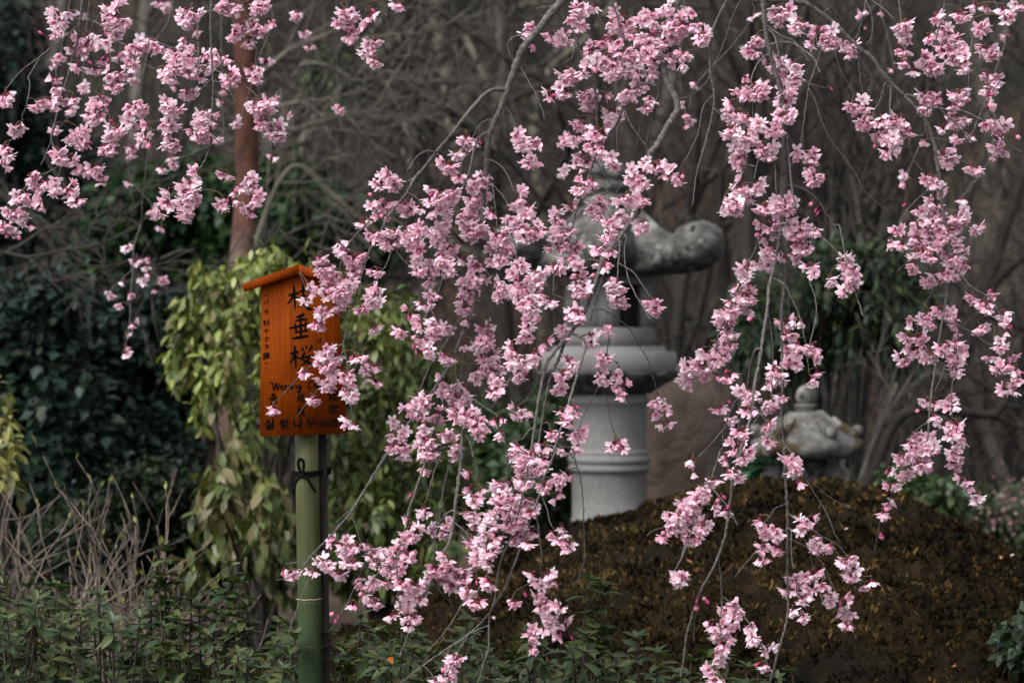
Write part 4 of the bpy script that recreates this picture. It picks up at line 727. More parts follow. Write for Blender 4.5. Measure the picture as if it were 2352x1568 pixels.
# ------------------------------------------------------------------ the weeping cherry, traced branch by branch
# Nine enlarged views of the photograph (three columns, three rows); numbers below are positions in those views.
VIEW = {k: (i % 3 * 773.26, i // 3 * 515.5) for i, k in enumerate('ABCDEFGHI')}; VS = 0.3425
BR = {
'A': '''10>7 552,0 545,100 530,190 522,270 485,410 452,520 402,690 367,840 345,935 355,985
4>3 342,945 310,1030 275,1110
5>3 525,175 430,250 330,330 275,375 150,470 70,560 40,600
5>3 275,375 230,450 190,520 200,560 180,700 150,770 140,830 100,900 60,960 20,1040
4>3 555,110 640,150 730,190 770,260 880,330 970,420 1050,470
4>3 700,60 640,140 610,200 600,260
5>3 770,0 750,120 745,300 735,420 700,560 690,600
8>4 1415,0 1412,150 1415,290 1425,470 1430,600 1425,720 1415,950 1405,1000 1370,1080 1310,1180 1290,1300 1240,1400
5>4 1410,70 1350,120 1325,200 1330,370 1325,450
5>4 1620,20 1660,120 1690,220 1720,340 1715,420 1725,470
4>3 1425,460 1500,500 1620,560 1700,620 1740,680 1790,760 1850,880
3>3 1440,540 1520,590 1585,690
4>3 1425,920 1500,980 1560,1060 1610,1110 1660,1190 1680,1280
4>3 1420,530 1330,620 1250,710 1180,800 1130,900
4>3 850,160 930,220 1000,250 1100,300 1200,340
4>3 690,570 780,590 850,650 890,690
4>3 570,790 545,840 530,880
4>3 345,935 370,1000 420,1080 330,1150 230,1200 120,1310 60,1400
4>3 420,1080 380,1200 260,1330 200,1420 120,1540
4>3 700,740 740,790 700,960 680,1080''',
'B': '''28>14 1520,0 1430,100 1330,230 1260,310 1210,420 1160,560 1120,680 1060,820 1025,900 1010,1010 1005,1110 990,1250 985,1380 985,1505
14>7 1120,600 1060,600 1000,630 950,680 870,770 780,890 710,970 660,1030 590,1120 520,1200 470,1290 400,1380 330,1480 290,1568
6>4 660,1015 590,1015 540,1050 470,1150
6>5 510,1200 430,1240 340,1320 250,1440 150,1560
9>5 1030,890 980,900 930,970 905,1080 885,1170 840,1270 800,1350
4>3 1040,800 980,820 940,870 900,950 850,1080 800,1220 770,1300
5>4 1120,715 1170,770 1200,850 1240,960
5>3 1235,460 1280,530 1340,640 1380,740 1395,800
6>4 1280,265 1220,240 1160,270 1145,310 1170,380 1195,410
5>3 1020,1070 1090,1100 1150,1180 1190,1280
5>4 1040,1230 1060,1380 1075,1520
4>3 1040,1230 1120,1320 1150,1370
10>6 1470,80 1540,140 1590,210 1610,270 1650,380 1690,500 1730,600 1745,740 1745,900 1730,1060 1690,1180 1640,1320 1600,1430 1570,1568
4>3 1610,260 1590,350 1570,400
4>3 1600,210 1680,240 1760,320
4>3 1730,590 1830,640 1920,730 1970,830 2040,930 2090,1010
3>2 1690,0 1740,90 1800,180
26>20 2290,0 2250,100 2190,240 2140,330 2170,410 2195,490 2220,560 2270,650 2285,730 2250,800 2200,880 2150,970 2100,1030
16>15 2100,1030 2080,1150 2060,1280 2030,1400 1960,1510 1900,1568
9>8 2010,580 1930,690 1890,800 1830,900 1780,1000
6>5 1895,800 1880,900 1885,1030
5>4 2190,440 2165,580 2140,700 2100,850 2070,980
4>3 2040,760 2030,880 2000,1030
4>3 1740,1080 1800,1180 1870,1280
4>3 1980,1220 1910,1240 1870,1300
3>3 1700,1180 1780,1230 1830,1310
6>5 1840,0 1890,130 1890,230 1880,320
4>3 1445,40 1390,45 1340,60
3>2 1470,20 1420,70 1370,110
3>3 60,0 75,80 65,180 110,190
3>3 200,0 195,120 210,220 240,300 250,360''',
'C': '''16>18 600,0 612,120 625,230 650,370 680,480 710,560 730,700 740,820 745,1000 748,1150 750,1290 735,1480
16>14 800,0 900,30 990,90 1080,160 1160,240 1240,320 1330,390 1400,490 1490,590 1545,640
9>5 1545,635 1620,650 1720,700 1830,740 1950,750 2100,830 2250,970 2352,1030
6>4 1800,740 1900,840 2000,940 2030,960
14>10 1550,645 1640,740 1700,830 1740,930 1760,1030 1775,1130 1790,1240 1800,1380 1830,1540
6>4 640,200 680,250 700,330 715,400
4>3 640,180 720,240 800,270 860,330 910,410
7>4 650,300 720,285 800,290 880,340 940,390 970,450 985,490
5>3 620,75 700,65 790,90 870,130 930,180
6>4 620,375 570,420 530,500 520,600 530,700 535,790
8>4 360,0 310,100 260,210 245,300 250,500 270,600 270,710 230,900 180,1080 150,1200 130,1380
4>3 450,0 390,130 350,260 290,400 230,540 120,640 30,660
4>3 260,640 200,720 170,880 120,1000 65,1095
3>3 270,720 320,770 360,790
4>3 1000,310 950,460 910,570 890,700 870,860 855,970
5>3 915,600 960,700 1010,850 1070,960 1150,1060 1230,1180 1280,1280 1360,1350 1455,1440
4>3 870,545 950,575 1020,590
4>3 1090,340 1120,470 1170,560 1210,630
4>3 1240,350 1255,540 1275,630
4>3 1240,370 1310,480 1370,590 1410,670
4>3 1420,560 1390,660 1340,760
5>4 1460,560 1455,680 1450,770
6>5 1500,630 1520,740
4>3 930,30 950,80 970,150
5>4 1000,90 1060,55 1110,110 1150,200
3>2 1290,0 1330,100 1330,240 1290,300
4>3 1330,0 1420,70 1480,130
4>3 1510,0 1525,110 1530,250 1570,380
5>3 1820,0 1800,120 1770,230 1740,380 1715,500 1710,640 1700,780 1680,910
5>4 2015,0 2005,250 1985,420 1980,600 1985,740
4>3 1990,420 2060,480 2110,560
4>3 750,870 800,960 860,1040 900,1100
7>6 760,900 780,1100 800,1300 830,1400
4>3 575,1060 540,1200
4>3 475,1110 455,1200
5>4 690,1000 685,1150 690,1300
5>4 780,1240 880,1270 960,1330 1020,1420 1070,1500 1110,1568
5>4 1585,940 1610,1060 1680,1160
4>3 1690,1290 1610,1360 1540,1450 1500,1530
4>3 1760,1030 1850,1060 1900,1060 1990,1110
4>3 2010,620 2080,700 2160,780 2230,880''',
'D': '''5>3 2300,800 2200,850 2080,950 1980,1050 1860,1180
5>3 2295,860 2240,970 2170,1060 2060,1190 1990,1290
3>2 2150,180 2060,270 2005,322
3>2 130,10 100,70 70,110''',
'E': '''14>9 985,0 960,120 945,260 935,420 930,520 880,650 830,770 800,850 750,960 660,1090 570,1220 420,1410 310,1568
7>4 320,0 270,90 220,180 170,330 130,480 90,600 60,720 45,800
4>3 45,800 70,930 95,1180 100,1290
5>4 200,0 110,90 40,230 10,320
16>8 1960,0 1880,110 1800,200 1760,310 1720,430 1670,570 1600,680 1540,760 1450,870 1400,960 1360,1150 1330,1330 1310,1480 1300,1568
9>6 1830,180 1790,330 1740,500 1700,640
10>7 1540,760 1500,870 1430,1040 1390,1240 1350,1500
9>7 1670,800 1640,920 1590,1080 1550,1220 1500,1380 1450,1530
4>3 1840,620 1830,760 1800,900 1770,1050 1700,1200 1640,1330 1590,1568
4>3 380,150 440,230 500,300 560,400 580,440
4>3 370,170 330,270 260,390
4>3 650,360 580,460 500,570 420,680
4>3 710,350 670,480 610,590 540,730 515,800
4>3 790,80 850,150 900,240
5>4 1150,20 1190,120 1210,240
4>3 980,250 1010,320 1040,360
5>4 985,380 1000,500 1020,600 1020,680
5>4 945,520 1000,620
5>4 840,630 780,700 740,780 680,870 620,960 580,1050 560,1110
4>3 1460,320 1455,500 1460,640 1470,780
5>4 1460,320 1380,390 1300,500
4>3 1440,555 1380,580 1310,630 1200,770
4>3 1450,470 1530,500 1590,550
6>4 1900,110 1890,260 1880,370 1860,470
4>3 1940,80 1930,200 1950,340 2000,460 2060,560 2110,640
4>3 1910,270 1990,320 2060,420 2100,480
4>3 1840,600 1920,660 1980,720 2040,830 2090,910 2110,990 2135,1060 2140,1110
5>4 1510,760 1400,830 1280,930 1160,1040 1100,1140 1050,1220
5>4 1440,975 1370,1030 1330,1090 1260,1190
5>4 1330,1350 1280,1390 1250,1440
5>4 1060,1140 1090,1230 1115,1310 1130,1440 1140,1568
5>4 795,890 800,1000 810,1080
4>3 845,850 840,970 830,1080
4>3 1770,1080 1810,1160 1830,1280 1850,1370
4>3 780,1110 900,1160 990,1220 1080,1280
6>5 710,1150 700,1260 640,1400 610,1560
8>8 840,1390 840,1568
4>3 860,1400 900,1480 915,1560
5>4 1500,1430 1560,1500 1580,1568
4>3 90,750 140,820 190,880 240,980
4>3 120,570 200,620 260,655''',
'F': '''12>10 735,0 710,100 690,200 665,310 640,440 625,600 600,760 580,900 545,1080 520,1280 480,1420 440,1568
10>8 775,0 765,230 755,350 735,500 725,620 730,900 735,1080 725,1200 735,1400 745,1568
8>4 590,80 540,190 500,280 460,380 410,480 360,620 300,740 280,850 180,930 100,980 0,1045
5>3 690,240 740,330 770,450 775,600 780,720
5>3 665,355 740,400 790,490 840,600 880,760 900,900 915,1010
6>4 625,530 650,660 665,800 670,920 660,1090
4>3 870,250 910,370 950,490 960,600 940,700 915,800
5>4 910,30 1000,90 1080,160 1130,240
5>4 1110,0 1130,90 1160,230 1200,390 1230,480 1275,615
6>5 580,830 545,850 515,950 495,1090
6>5 430,1170 380,1260 340,1380 330,1480 310,1568
4>3 330,1380 250,1470 165,1560
4>3 285,930 290,1100 290,1140 320,1170
6>4 555,1230 650,1350 730,1450 800,1540
4>3 600,1240 530,1340
4>3 660,1090 660,1300 670,1380
4>3 460,1120 455,1270 430,1400 430,1520
8>6 1840,0 1848,180 1845,350 1820,560 1790,720 1765,900 1740,1060 1720,1230 1710,1400
5>4 1930,340 2000,420 2090,470 2150,520 2190,600 2250,680
5>4 1830,340 1750,430 1690,530
5>4 1860,370 1890,480 1905,600 1910,760 1890,900
4>3 1830,650 1940,690 2040,750 2110,800 2190,820 2230,920 2260,1040
4>3 2100,600 2150,680 2160,730
4>3 1820,940 1790,1040 1750,1120
4>3 1875,990 1865,1150 1870,1300
4>3 1760,1270 1830,1300 1870,1330
4>3 1710,1320 1640,1370 1560,1460
3>2 1600,230 1560,260 1500,320
4>3 1690,530 1650,640 1620,760 1560,880''',
'G': '''8>5 2352,430 2220,580 2100,700 2010,820
5>3 2040,770 1980,760 1915,768
4>3 2100,810 2040,940 1970,1130 1910,1290 1890,1320
3>2 2010,830 1930,860 1855,880
3>2 2352,1010 2290,1090 2240,1160''',
'H': '''10>7 360,0 250,170 90,430 0,530
6>4 90,430 130,520 160,620
4>3 70,425 0,490
7>5 610,30 570,160 520,300 480,420 460,530 420,680 400,800
5>4 690,20 640,200 600,350
8>6 780,0 760,100 730,200 700,370 690,480 660,620 645,750
11>12 838,0 825,150 800,350 785,490 760,600 700,750 650,870 590,970 520,1080 470,1170
6>4 780,410 720,450 660,540
4>3 800,500 850,540 890,600 940,860
6>4 660,900 720,980 780,1045
5>4 910,0 920,120 940,220
6>5 1138,0 1145,190
8>5 1380,220 1320,420 1250,600 1220,690 1180,800 1130,930 1070,1020 1030,1090 960,1170 860,1260 720,1350 580,1450 430,1565
7>5 1310,0 1250,300 1180,560 1120,700 1080,830 1060,1000 1030,1090 1020,1200 1020,1330 990,1420 950,1565
5>4 1200,300 1120,560 1060,700 1000,850 940,970
8>7 1470,0 1420,120 1380,220
4>3 860,1010 790,1130 720,1230 600,1365
5>4 1010,1185 900,1230 860,1280 825,1340 770,1440
5>4 1340,440 1360,600 1375,700 1370,780
4>3 1370,300 1410,400 1440,510 1510,580
5>3 1580,0 1600,80 1640,220 1655,430 1660,620 1660,740 1625,850 1605,905
4>3 1370,780 1370,860 1350,950 1330,1100 1290,1270
4>3 1340,870 1200,950
3>3 1480,1060 1510,1150
4>3 490,1180 460,1290 420,1390
4>3 160,620 200,740 225,870 240,970
4>3 190,780 110,950 30,1110 0,1150
4>3 310,790 230,900 150,1030
4>3 405,800 410,1000 450,1090
5>4 2330,650 2310,740 2270,810
4>3 2250,460 2200,520 2130,540 2080,580
3>2 1420,830 1440,1000 1490,1100''',
'I': '''10>7 440,0 430,60 400,200 385,330 350,560 310,700 250,830 180,960 130,1100 90,1250 70,1400 50,1530
7>5 300,730 320,850 325,990
9>8 745,0 750,150 765,400 765,600 765,820 770,1080 740,1230 700,1370 650,1560
4>3 1700,0 1590,50 1520,170 1470,300 1400,450 1370,560 1350,680
4>3 770,430 820,460 860,470
4>3 900,510 990,580 1100,640 1180,740 1240,880 1280,935
5>4 790,540 790,680 805,800
4>3 860,550 910,670 940,790
4>3 770,600 900,660 1010,780 1060,900 1130,1030 1190,1150 1210,1230 1230,1270
4>3 850,140 960,320 1030,430 1080,560 1110,610
4>3 860,150 960,250 1060,330 1190,395
3>3 745,370 680,400 650,450
4>3 760,540 640,610 540,700 410,860
6>4 240,240 320,330 390,430 430,510
5>4 320,0 280,120 235,260 190,370 120,560 90,650 20,800
4>3 220,0 160,70
4>3 175,1060 145,1130 138,1290
4>3 325,990 320,1130 310,1300 285,1460
4>3 340,990 460,1100 540,1230 600,1350 650,1500
4>3 820,880 830,980 850,1080
3>3 960,880 1000,1010 1020,1040
4>3 1940,80 1980,180 2020,310
4>3 240,200 150,300 60,400'''}
# blossom sprays: half width, then the spray's course
FL = {
'A': '''60 340,60 420,130;30 460,80;45 380,160 330,220;80 790,30 770,90 790,150;60 730,130 780,170 770,230;80 1290,40 1270,110 1260,160;80 1540,20 1520,60;55 1770,20 1740,60;40 1810,130;60 1620,160 1720,170 1720,230;55 1560,190 1620,260 1660,280;75 560,220 610,290;60 470,350 560,300 640,270;55 720,300;50 540,420;45 620,450;45 690,390;45 800,370;55 840,320 900,310 1000,280 1060,310;40 850,430 930,410;40 1140,320 1120,370;45 1240,270;75 1090,460 1180,470 1230,420 1300,440 1380,490;70 1180,380 1280,360 1400,400 1470,350 1490,400;55 1520,490 1560,540;55 1730,500;60 350,560 380,620 440,640;50 240,680 310,660 370,680;35 490,630;55 720,500 780,530 750,580;40 640,620 680,660;40 740,690;65 570,720 640,750 690,720;45 600,790;75 760,800 760,900 720,920;60 830,740 910,720 960,740;45 870,800 870,870;30 1000,830;40 960,890 1000,950;50 1250,600 1290,640;55 1110,650 1150,720 1200,730;60 1090,830 1130,820 1200,790;60 1110,910 1170,960 1080,990;55 1390,750 1310,790;75 1400,840 1320,870 1380,920;55 1680,690 1760,690 1820,720;30 1780,640;55 1750,800 1830,850 1890,890 1860,940;70 470,920 540,900 560,960;60 370,1010 420,1060 500,1040;45 520,1110 570,1130;45 640,1000 720,990 710,1060;55 640,1110;45 665,1195;60 180,1190 250,1210 210,1260;65 340,1210 400,1260 480,1290 480,1340;50 290,1360;45 80,1310 150,1290;35 190,1320;50 40,1390 100,1440 160,1430 180,1500;35 30,1480 20,1520;45 1330,1140;60 1230,1200 1280,1260 1220,1300;35 1130,1270;70 1300,1300 1240,1370 1280,1430;45 1140,1320 1080,1420;55 1520,1140;45 1480,1310 1500,1390;40 1540,1340;65 1580,1240 1640,1230 1720,1200;60 1680,1310 1760,1330;50 1680,1390;55 40,600 40,660;35 160,810 100,850 130,900;40 60,950 20,980;35 60,1010;35 10,1110''',
'B': '''60 30,30 70,90 130,90;45 30,130;55 100,190 60,260;35 210,80;30 210,180;50 210,280 200,330;25 270,245;50 250,390;45 420,40;45 1330,150 1250,230;25 1350,280;65 1440,210 1490,250 1560,240;70 1660,30 1600,100 1640,170;40 1710,40;80 1900,60 1930,130 1920,210;40 1850,130;50 1780,260 1850,250;50 1690,320 1690,340;80 2050,80 2100,130 2200,180 2290,220 2330,150;70 2230,60;70 2000,220 2120,260 2200,280;45 2230,360 2320,350;30 2290,410;80 1720,400 1820,390 1900,350 2000,340 2100,380 2140,430;80 1800,460 1900,480 2000,440 2060,500;55 2030,560;40 1630,460 1700,455;60 1520,450 1580,490 1480,530;50 1530,580 1500,630;35 1440,620;60 1690,600 1660,650 1760,640;40 1680,700;50 1880,640 1960,610;40 2020,630;45 2060,710 2100,670;65 1610,800 1660,850 1570,920 1590,970;60 1800,730 1870,750 1830,830;70 1790,870 1720,930 1780,980;55 1600,1050 1680,1050 1620,1120;35 1510,1140;40 1740,1030;60 1870,1080;50 2030,1090 2120,1090 2200,1130 2270,1160;40 2290,1200;60 1930,1150 2000,1180 2050,1250;55 1640,1200 1620,1260 1720,1200;40 1560,1360;70 1770,1330 1730,1390 1790,1400;65 1900,1340 1960,1310 2040,1340;60 1920,1420 1830,1470 1990,1430;60 2060,1490;45 1870,1540;65 1480,1440 1520,1500 1580,1540;55 1220,1290;55 1200,1370 1300,1400;75 1130,1470 1200,1500 1290,1500 1380,1530;60 860,880 890,950 840,1010;35 940,930;35 800,1020;60 720,1080 760,1130;45 830,1180;60 1190,900 1240,910 1210,980;40 1290,950;40 1330,1000;55 1270,1080 1350,1080;60 990,1160 940,1210 1030,1150;65 360,1150 330,1200 430,1220;35 260,1230;60 290,1330 330,1380;60 430,1330 470,1400 500,1380;35 230,1400;45 170,1470;40 280,1450;45 230,1550;75 600,1320 700,1310 790,1330;60 650,1390 740,1380;40 570,1370;75 890,1270 970,1300 900,1370 960,1430;40 1040,1410;70 830,1450 950,1510 870,1560;55 720,1500 660,1540;45 470,1540 560,1560;45 380,1550;40 1050,1550''',
'C': '''70 130,110 60,150 20,190;55 170,210 210,260;45 70,360 30,400;65 740,30 690,80 780,90;45 830,180 870,130;60 960,180 990,240 1050,270 1060,190;30 940,280;55 1140,270 1210,300 1160,350;50 580,220 540,280 500,330 580,340;65 640,420 730,440 680,490;45 810,420;60 830,490 790,540 850,540;50 760,600 700,630;50 770,680 700,710;50 770,760 700,780;65 480,560 450,600 560,600 540,660;35 410,680;65 350,760 440,750 500,790;45 330,850 400,860;50 470,890;60 560,830 580,870;50 660,880 730,860;60 520,930;65 620,960 600,1010 690,970;40 430,970;60 470,1020 430,1070 380,1070;45 830,1020;50 920,1020 950,1060;35 900,1110;60 900,1160 950,1190;30 1000,1160;60 420,1250 500,1240 580,1240;55 400,1310 510,1300;50 340,1340 430,1370 300,1400;55 680,1340 760,1340 600,1370 850,1370;60 700,1430 780,1430;50 600,1500 660,1480;60 740,1510;55 820,1520 920,1530;55 1200,700 1270,670 1300,740;55 1260,800 1300,830;60 1370,800 1450,800 1560,790;65 1360,880 1450,880 1570,870;45 1420,930 1500,920;30 1360,970;60 1460,1010;50 1500,180 1560,130;35 1530,210;40 1580,250;35 1500,300 1560,330;35 1550,390;30 1620,460;45 1740,100 1760,130;30 1700,230;60 1780,200 1860,240 1920,220;55 1900,60 1950,110;40 2020,10;55 2080,150 2050,180;40 2220,40;45 2240,130;40 2300,10;65 1810,310 1880,300 1960,270;50 1860,360;65 1660,370 1700,420 1790,400;45 1740,460;50 1960,390;35 1930,430;50 2060,320 2140,320 2080,360;45 2100,470;45 2160,520;50 2090,580 2140,590;60 1700,600 1720,650 1790,660;30 1650,690;55 1860,620 1950,620;50 1880,700;55 1840,780 1920,800 1970,780;45 1810,850;40 1890,900;35 2090,730;50 2080,830 2140,820 2200,860;55 2150,910 2180,980 2220,990;30 2240,850;60 1760,1010 1820,1040 1900,1040;40 1840,1080;55 1980,1100 2040,1130;55 1690,1200 1760,1190 1720,1240;35 1770,1270;40 1740,1330;55 1640,1390 1720,1390 1800,1420;60 1880,1420 1960,1460;60 1720,1460 1850,1490;40 1650,1490;45 2030,1530;45 1500,1540;55 1630,1550 1900,1550''',
'D': '''50 2260,110 2290,150;50 2150,220;60 2120,300 2220,280;60 2150,340 2250,350 2330,360;30 2080,430;60 2160,430 2240,440 2310,440;40 2060,490;35 2180,460;50 2130,560 2210,570;50 2230,520 2330,490;45 2110,640 2180,650;45 2190,830;60 2130,900 2200,890 2270,880;40 2210,920 2150,950;35 2030,970 2060,990;45 2150,1010 2190,1070 2200,1100;30 2240,980;40 2080,1140 2120,1160;35 1830,1200 1860,1230;40 2310,980 2330,1040;35 2310,1090;35 2335,1150;35 2335,1310;25 95,80''',
'E': '''55 20,130 50,160;45 240,50;65 370,60 340,110 400,110;70 470,60 540,50 590,70;55 520,130 560,170;60 650,40;50 720,20 700,30;75 860,30 930,40;70 690,150 740,130 770,170;55 680,220 720,240;55 700,300 770,290;35 620,240;45 540,250 560,310;50 600,320 640,360;60 110,190 150,220;60 80,270 130,300;50 260,300;60 30,370 110,400;60 50,430 40,490;55 210,430 290,450;50 180,490 280,500;45 160,550;45 240,690;35 440,570 500,600;40 410,690 440,720;45 570,510 600,540;40 640,460;40 650,600;35 560,650;20 530,700;60 620,690 680,740;45 560,770 620,760;50 740,680;50 580,840 640,850;60 1060,60 1140,70;65 1060,130 1140,150 1030,200;50 1110,250;40 1050,230;60 1200,20 1280,60 1360,20;60 1390,110 1480,120 1560,30;45 1500,40;55 1560,130 1640,160;45 850,220;55 900,280 960,260;55 860,340 920,370;35 980,340;55 840,440 930,460;55 820,530 900,560;40 880,620;55 1200,270 1260,270;40 1170,320;55 1300,330 1380,330;70 1060,400 1140,430 1080,480;70 1180,370 1260,410 1330,420;70 1220,470 1300,490 1380,500;55 1250,530 1340,560;45 1300,600;50 1430,260 1500,280;50 1550,230;55 1620,260;60 1600,380 1660,350;55 1610,430 1680,420;35 1610,480;35 1420,490;50 1760,160;50 1810,70;50 1860,110;40 1850,180;40 1740,250;35 1790,260;60 1830,390 1900,400;55 1830,470 1900,470 1860,520;60 2100,520 2140,530;55 1560,600 1620,580 1600,630;50 1490,690 1530,720;40 1390,770;50 1340,850;55 1690,750 1730,780;45 1820,700 1860,690;45 1750,880 1820,880;30 1880,930;50 1810,1010 1770,1000;35 1870,1000;50 1870,1070 1930,1110 1940,1150;60 1540,900 1560,960;50 1490,980 1560,1010;50 1500,1070;60 980,690 1040,730;65 940,790 1020,800;70 960,870 1050,880;65 930,950 1000,960 1080,950;50 950,1010;50 1050,1020 1110,1060;50 1060,1100;40 870,800;50 760,870 730,910;50 1240,680 1290,670;40 1230,750 1280,740;50 1170,800 1200,860;60 1180,920 1240,900 1290,920;55 1210,990 1260,980;55 720,1040;60 720,1110 800,1120;45 870,1120;65 520,1160 600,1180 650,1210;60 480,1250 580,1250;70 760,1180 840,1210 920,1220;65 940,1280 870,1290 780,1300;60 900,1350 1000,1330;40 960,1390;50 700,1270 640,1300;60 590,1340;40 400,1320;35 390,1390;50 450,1410;50 700,1400 790,1410;65 600,1450 640,1470;45 800,1470;55 370,1480 450,1510;60 540,1510 650,1530;65 1210,1240 1230,1290;45 1080,1300;40 1090,1400;35 1500,1230;40 1590,1190 1590,1250;35 1500,1300;35 1560,1310;40 1420,1340 1450,1420;40 1390,1470;40 1570,1390 1650,1400;35 1620,1470;40 1530,1490;60 1870,1430 1900,1480 1850,1480;50 1200,1460;55 1250,1510 1330,1540;40 1190,1530;40 1380,1540;40 90,850 140,870;40 200,970;40 240,940;40 260,1040;40 60,990;35 90,1030;35 50,1090;40 90,1160;40 110,1310;40 2130,1200 2190,1170;35 2210,1220;40 2120,1270;35 2210,1320;45 2320,1040 2340,960''',
'F': '''40 640,70;30 590,10;60 790,20 880,40;40 940,20;40 870,80;60 800,120 890,140;55 830,210;35 740,190;60 620,170 680,200;55 560,250 630,260;55 450,300 530,320;45 930,270;40 930,320;35 1050,340 1040,370;55 1110,250 1200,260;60 1150,330 1230,330;45 1200,380;45 1160,430;50 430,390 510,390;60 440,450 500,490;60 380,490 470,540 520,500;60 330,570 420,590;60 300,620 400,660;55 340,710 400,720;60 250,790 330,800 390,800;40 200,830;60 280,880 330,910;55 170,930 240,950;40 100,950;40 80,1040 140,1050;40 220,1000;25 290,1000;40 330,1010 390,980;55 730,640 790,650;40 840,630;55 720,720 790,730;40 830,770;50 720,800 780,820;45 740,870 810,870;40 920,830;30 950,800;35 930,890;40 860,940 740,920;35 960,970;45 930,1030;55 650,950 710,960;60 640,1000 720,1020;45 630,1060;45 710,1140;55 430,1110 500,1130 560,1140;60 610,1180 680,1230;45 500,1240;40 410,1310;55 470,1380;40 630,1330;45 630,1440;50 400,1490 500,1480;50 480,1530;40 360,1550;35 780,1555;50 300,1220;30 360,1195;25 130,1550;50 1500,50;40 1450,110;40 1530,110;70 1650,30 1740,40 1850,20 1930,50;65 1620,100 1720,110 1800,100;60 1900,120;60 1660,180 1740,190;55 1830,200 1890,190 1960,170;50 1620,230 1600,290;40 1860,240;50 1960,270;45 1890,330;55 1760,340 1810,320;40 1720,370;50 1760,530 1830,570 1910,600;25 1700,560;50 1650,620 1740,630;35 1600,640;40 1890,640;30 1870,710;45 1560,740;50 1670,710 1650,760 1730,750;45 1600,830 1650,840;30 1550,830;40 1540,890;50 1700,870 1740,890;50 1780,830 1880,790 1900,850;45 1970,830;50 1830,900 1920,900;55 1890,960;50 2010,480;55 2080,510 2120,540;35 2140,450;45 2210,580;50 2040,660 2060,690;55 2250,680;55 2150,770 2220,800;40 2140,860;40 2270,870;55 2240,910 2180,960;40 2300,950;40 2300,1040;50 2230,1100;35 2290,1110;50 1700,1170 1770,1170;50 1830,1180 1890,1170;40 1860,1220;40 1730,1260;35 1900,1310;40 1800,1340;55 1600,1400 1660,1420 1740,1430;55 1840,1390 1900,1390;50 1960,1440;60 1600,1480 1700,1490 1800,1460;50 1520,1540;55 1600,1540 1700,1540;50 1850,1500 1900,1550''',
'G': '''40 1930,830 1980,810;30 2080,800;50 2150,740 2210,760;55 2220,650 2310,630 2340,690;40 2280,810''',
'H': '''40 400,5 480,20;50 560,50 640,20 700,20;50 600,120;40 800,0;60 20,640 90,640 60,690;55 100,750;45 30,810;60 200,640 240,680 200,710;45 290,680;40 270,740;50 570,400 620,410;35 490,470;55 520,540 460,580 530,580;50 390,640 450,650;50 480,700;55 340,720 420,740;55 290,790 370,800 440,810;35 140,870;50 210,890 280,880;30 170,960;35 120,1020;45 220,1000 280,1010;45 350,880;45 630,540;45 740,490;50 720,540;40 430,880;50 480,910 540,930;45 600,920;50 460,980;50 550,990;50 430,1040 500,1030;40 380,1090;50 490,1110 540,1100;45 500,1170;55 620,790 690,790;55 740,700 750,740;55 610,840 700,850;50 790,780 750,850;50 800,840 850,860;40 780,900;30 900,165;40 920,255 970,250;55 900,330 960,330;35 860,410;45 920,440;45 940,510;40 1180,10;60 1220,50 1300,40;45 1400,50;65 1200,140 1280,130 1380,120;55 1080,230 1140,250;60 1220,210 1300,190;55 1380,230;60 1050,310 1130,310 1200,290;65 1080,370 1180,370 1280,340 1340,360;45 1000,420 1060,430;60 1130,430 1220,440;55 1300,420;55 1030,490;55 1130,500 1220,490 1270,480;35 1080,550;45 1210,560 1210,600;50 1320,545;30 1280,600;40 1470,220 1500,160;45 1560,150;35 1470,240;35 1480,300;40 1520,560 1480,590;25 1440,570;45 1540,630;50 900,580 930,640;55 1000,590 1030,640;50 960,680 1060,650;55 900,710 980,730;45 1040,760;40 870,770 840,790;50 1010,860 1050,890;45 860,940 900,930;35 880,980;40 940,1010;45 1180,1010;40 1320,830;35 1420,810;55 1370,860 1440,860;55 1340,980 1430,980;40 1390,920;50 1370,1040 1410,1040;40 1490,1050;50 1370,1110 1440,1110 1490,1110;45 1440,1160;40 1540,1160;35 1310,1190 1290,1240;40 1370,1210;45 1510,1230;45 1290,1310;50 760,1390 840,1390;50 780,1440;35 720,1450;50 750,1510;35 660,1555;50 2190,560;55 2260,430 2240,480 2320,440;40 2340,380;50 2260,850 2310,860''',
'I': '''30 130,60;30 130,120;30 360,40;50 430,30 490,40;40 360,140;40 430,160;40 230,200 280,190;45 100,300 200,300 250,320;55 60,370 150,360;55 20,450 70,450 150,420;40 30,500;45 280,380;35 360,390;45 220,500 180,520;50 90,560 150,600;35 140,640;40 30,840 80,850;55 760,90 830,110 800,150;25 845,190;35 780,50;35 590,450;55 600,530 680,520;45 700,570;40 680,620 720,640;35 590,620 620,660;35 560,710 610,720;50 840,510 900,490;30 920,460;45 930,590 970,630 1000,600;35 950,560;45 1070,650;50 1180,720 1150,750;45 1220,770 1200,830;30 1240,810;25 1330,860;25 1300,890;45 800,840 820,880;50 890,830 960,810;25 1010,780;35 870,880;40 1000,890;40 780,950;40 930,960;40 870,990;40 790,1050;45 860,1110;50 1040,980 1070,1030;40 1140,1010;45 1110,1060;45 1190,1090;45 1160,1160;45 330,1060 390,1060 460,1060;35 260,1150;45 320,1170;45 400,1130 450,1140;50 260,1230 330,1210 390,1210;45 320,1280 340,1300;45 520,1180;45 500,1250 550,1250;45 630,1320;40 610,1430;50 260,1360 320,1400;45 240,1490;30 280,1550;30 330,1560;40 1440,130;50 1460,250;25 1450,330;30 1500,345;40 1370,400 1430,430;40 1510,150 1580,160;50 1500,40 1560,60;55 1620,20 1720,30;50 1640,100 1720,100;40 1830,40 1930,90;35 1880,90;35 1940,200;40 1990,240;45 2020,310;30 2060,290'''}
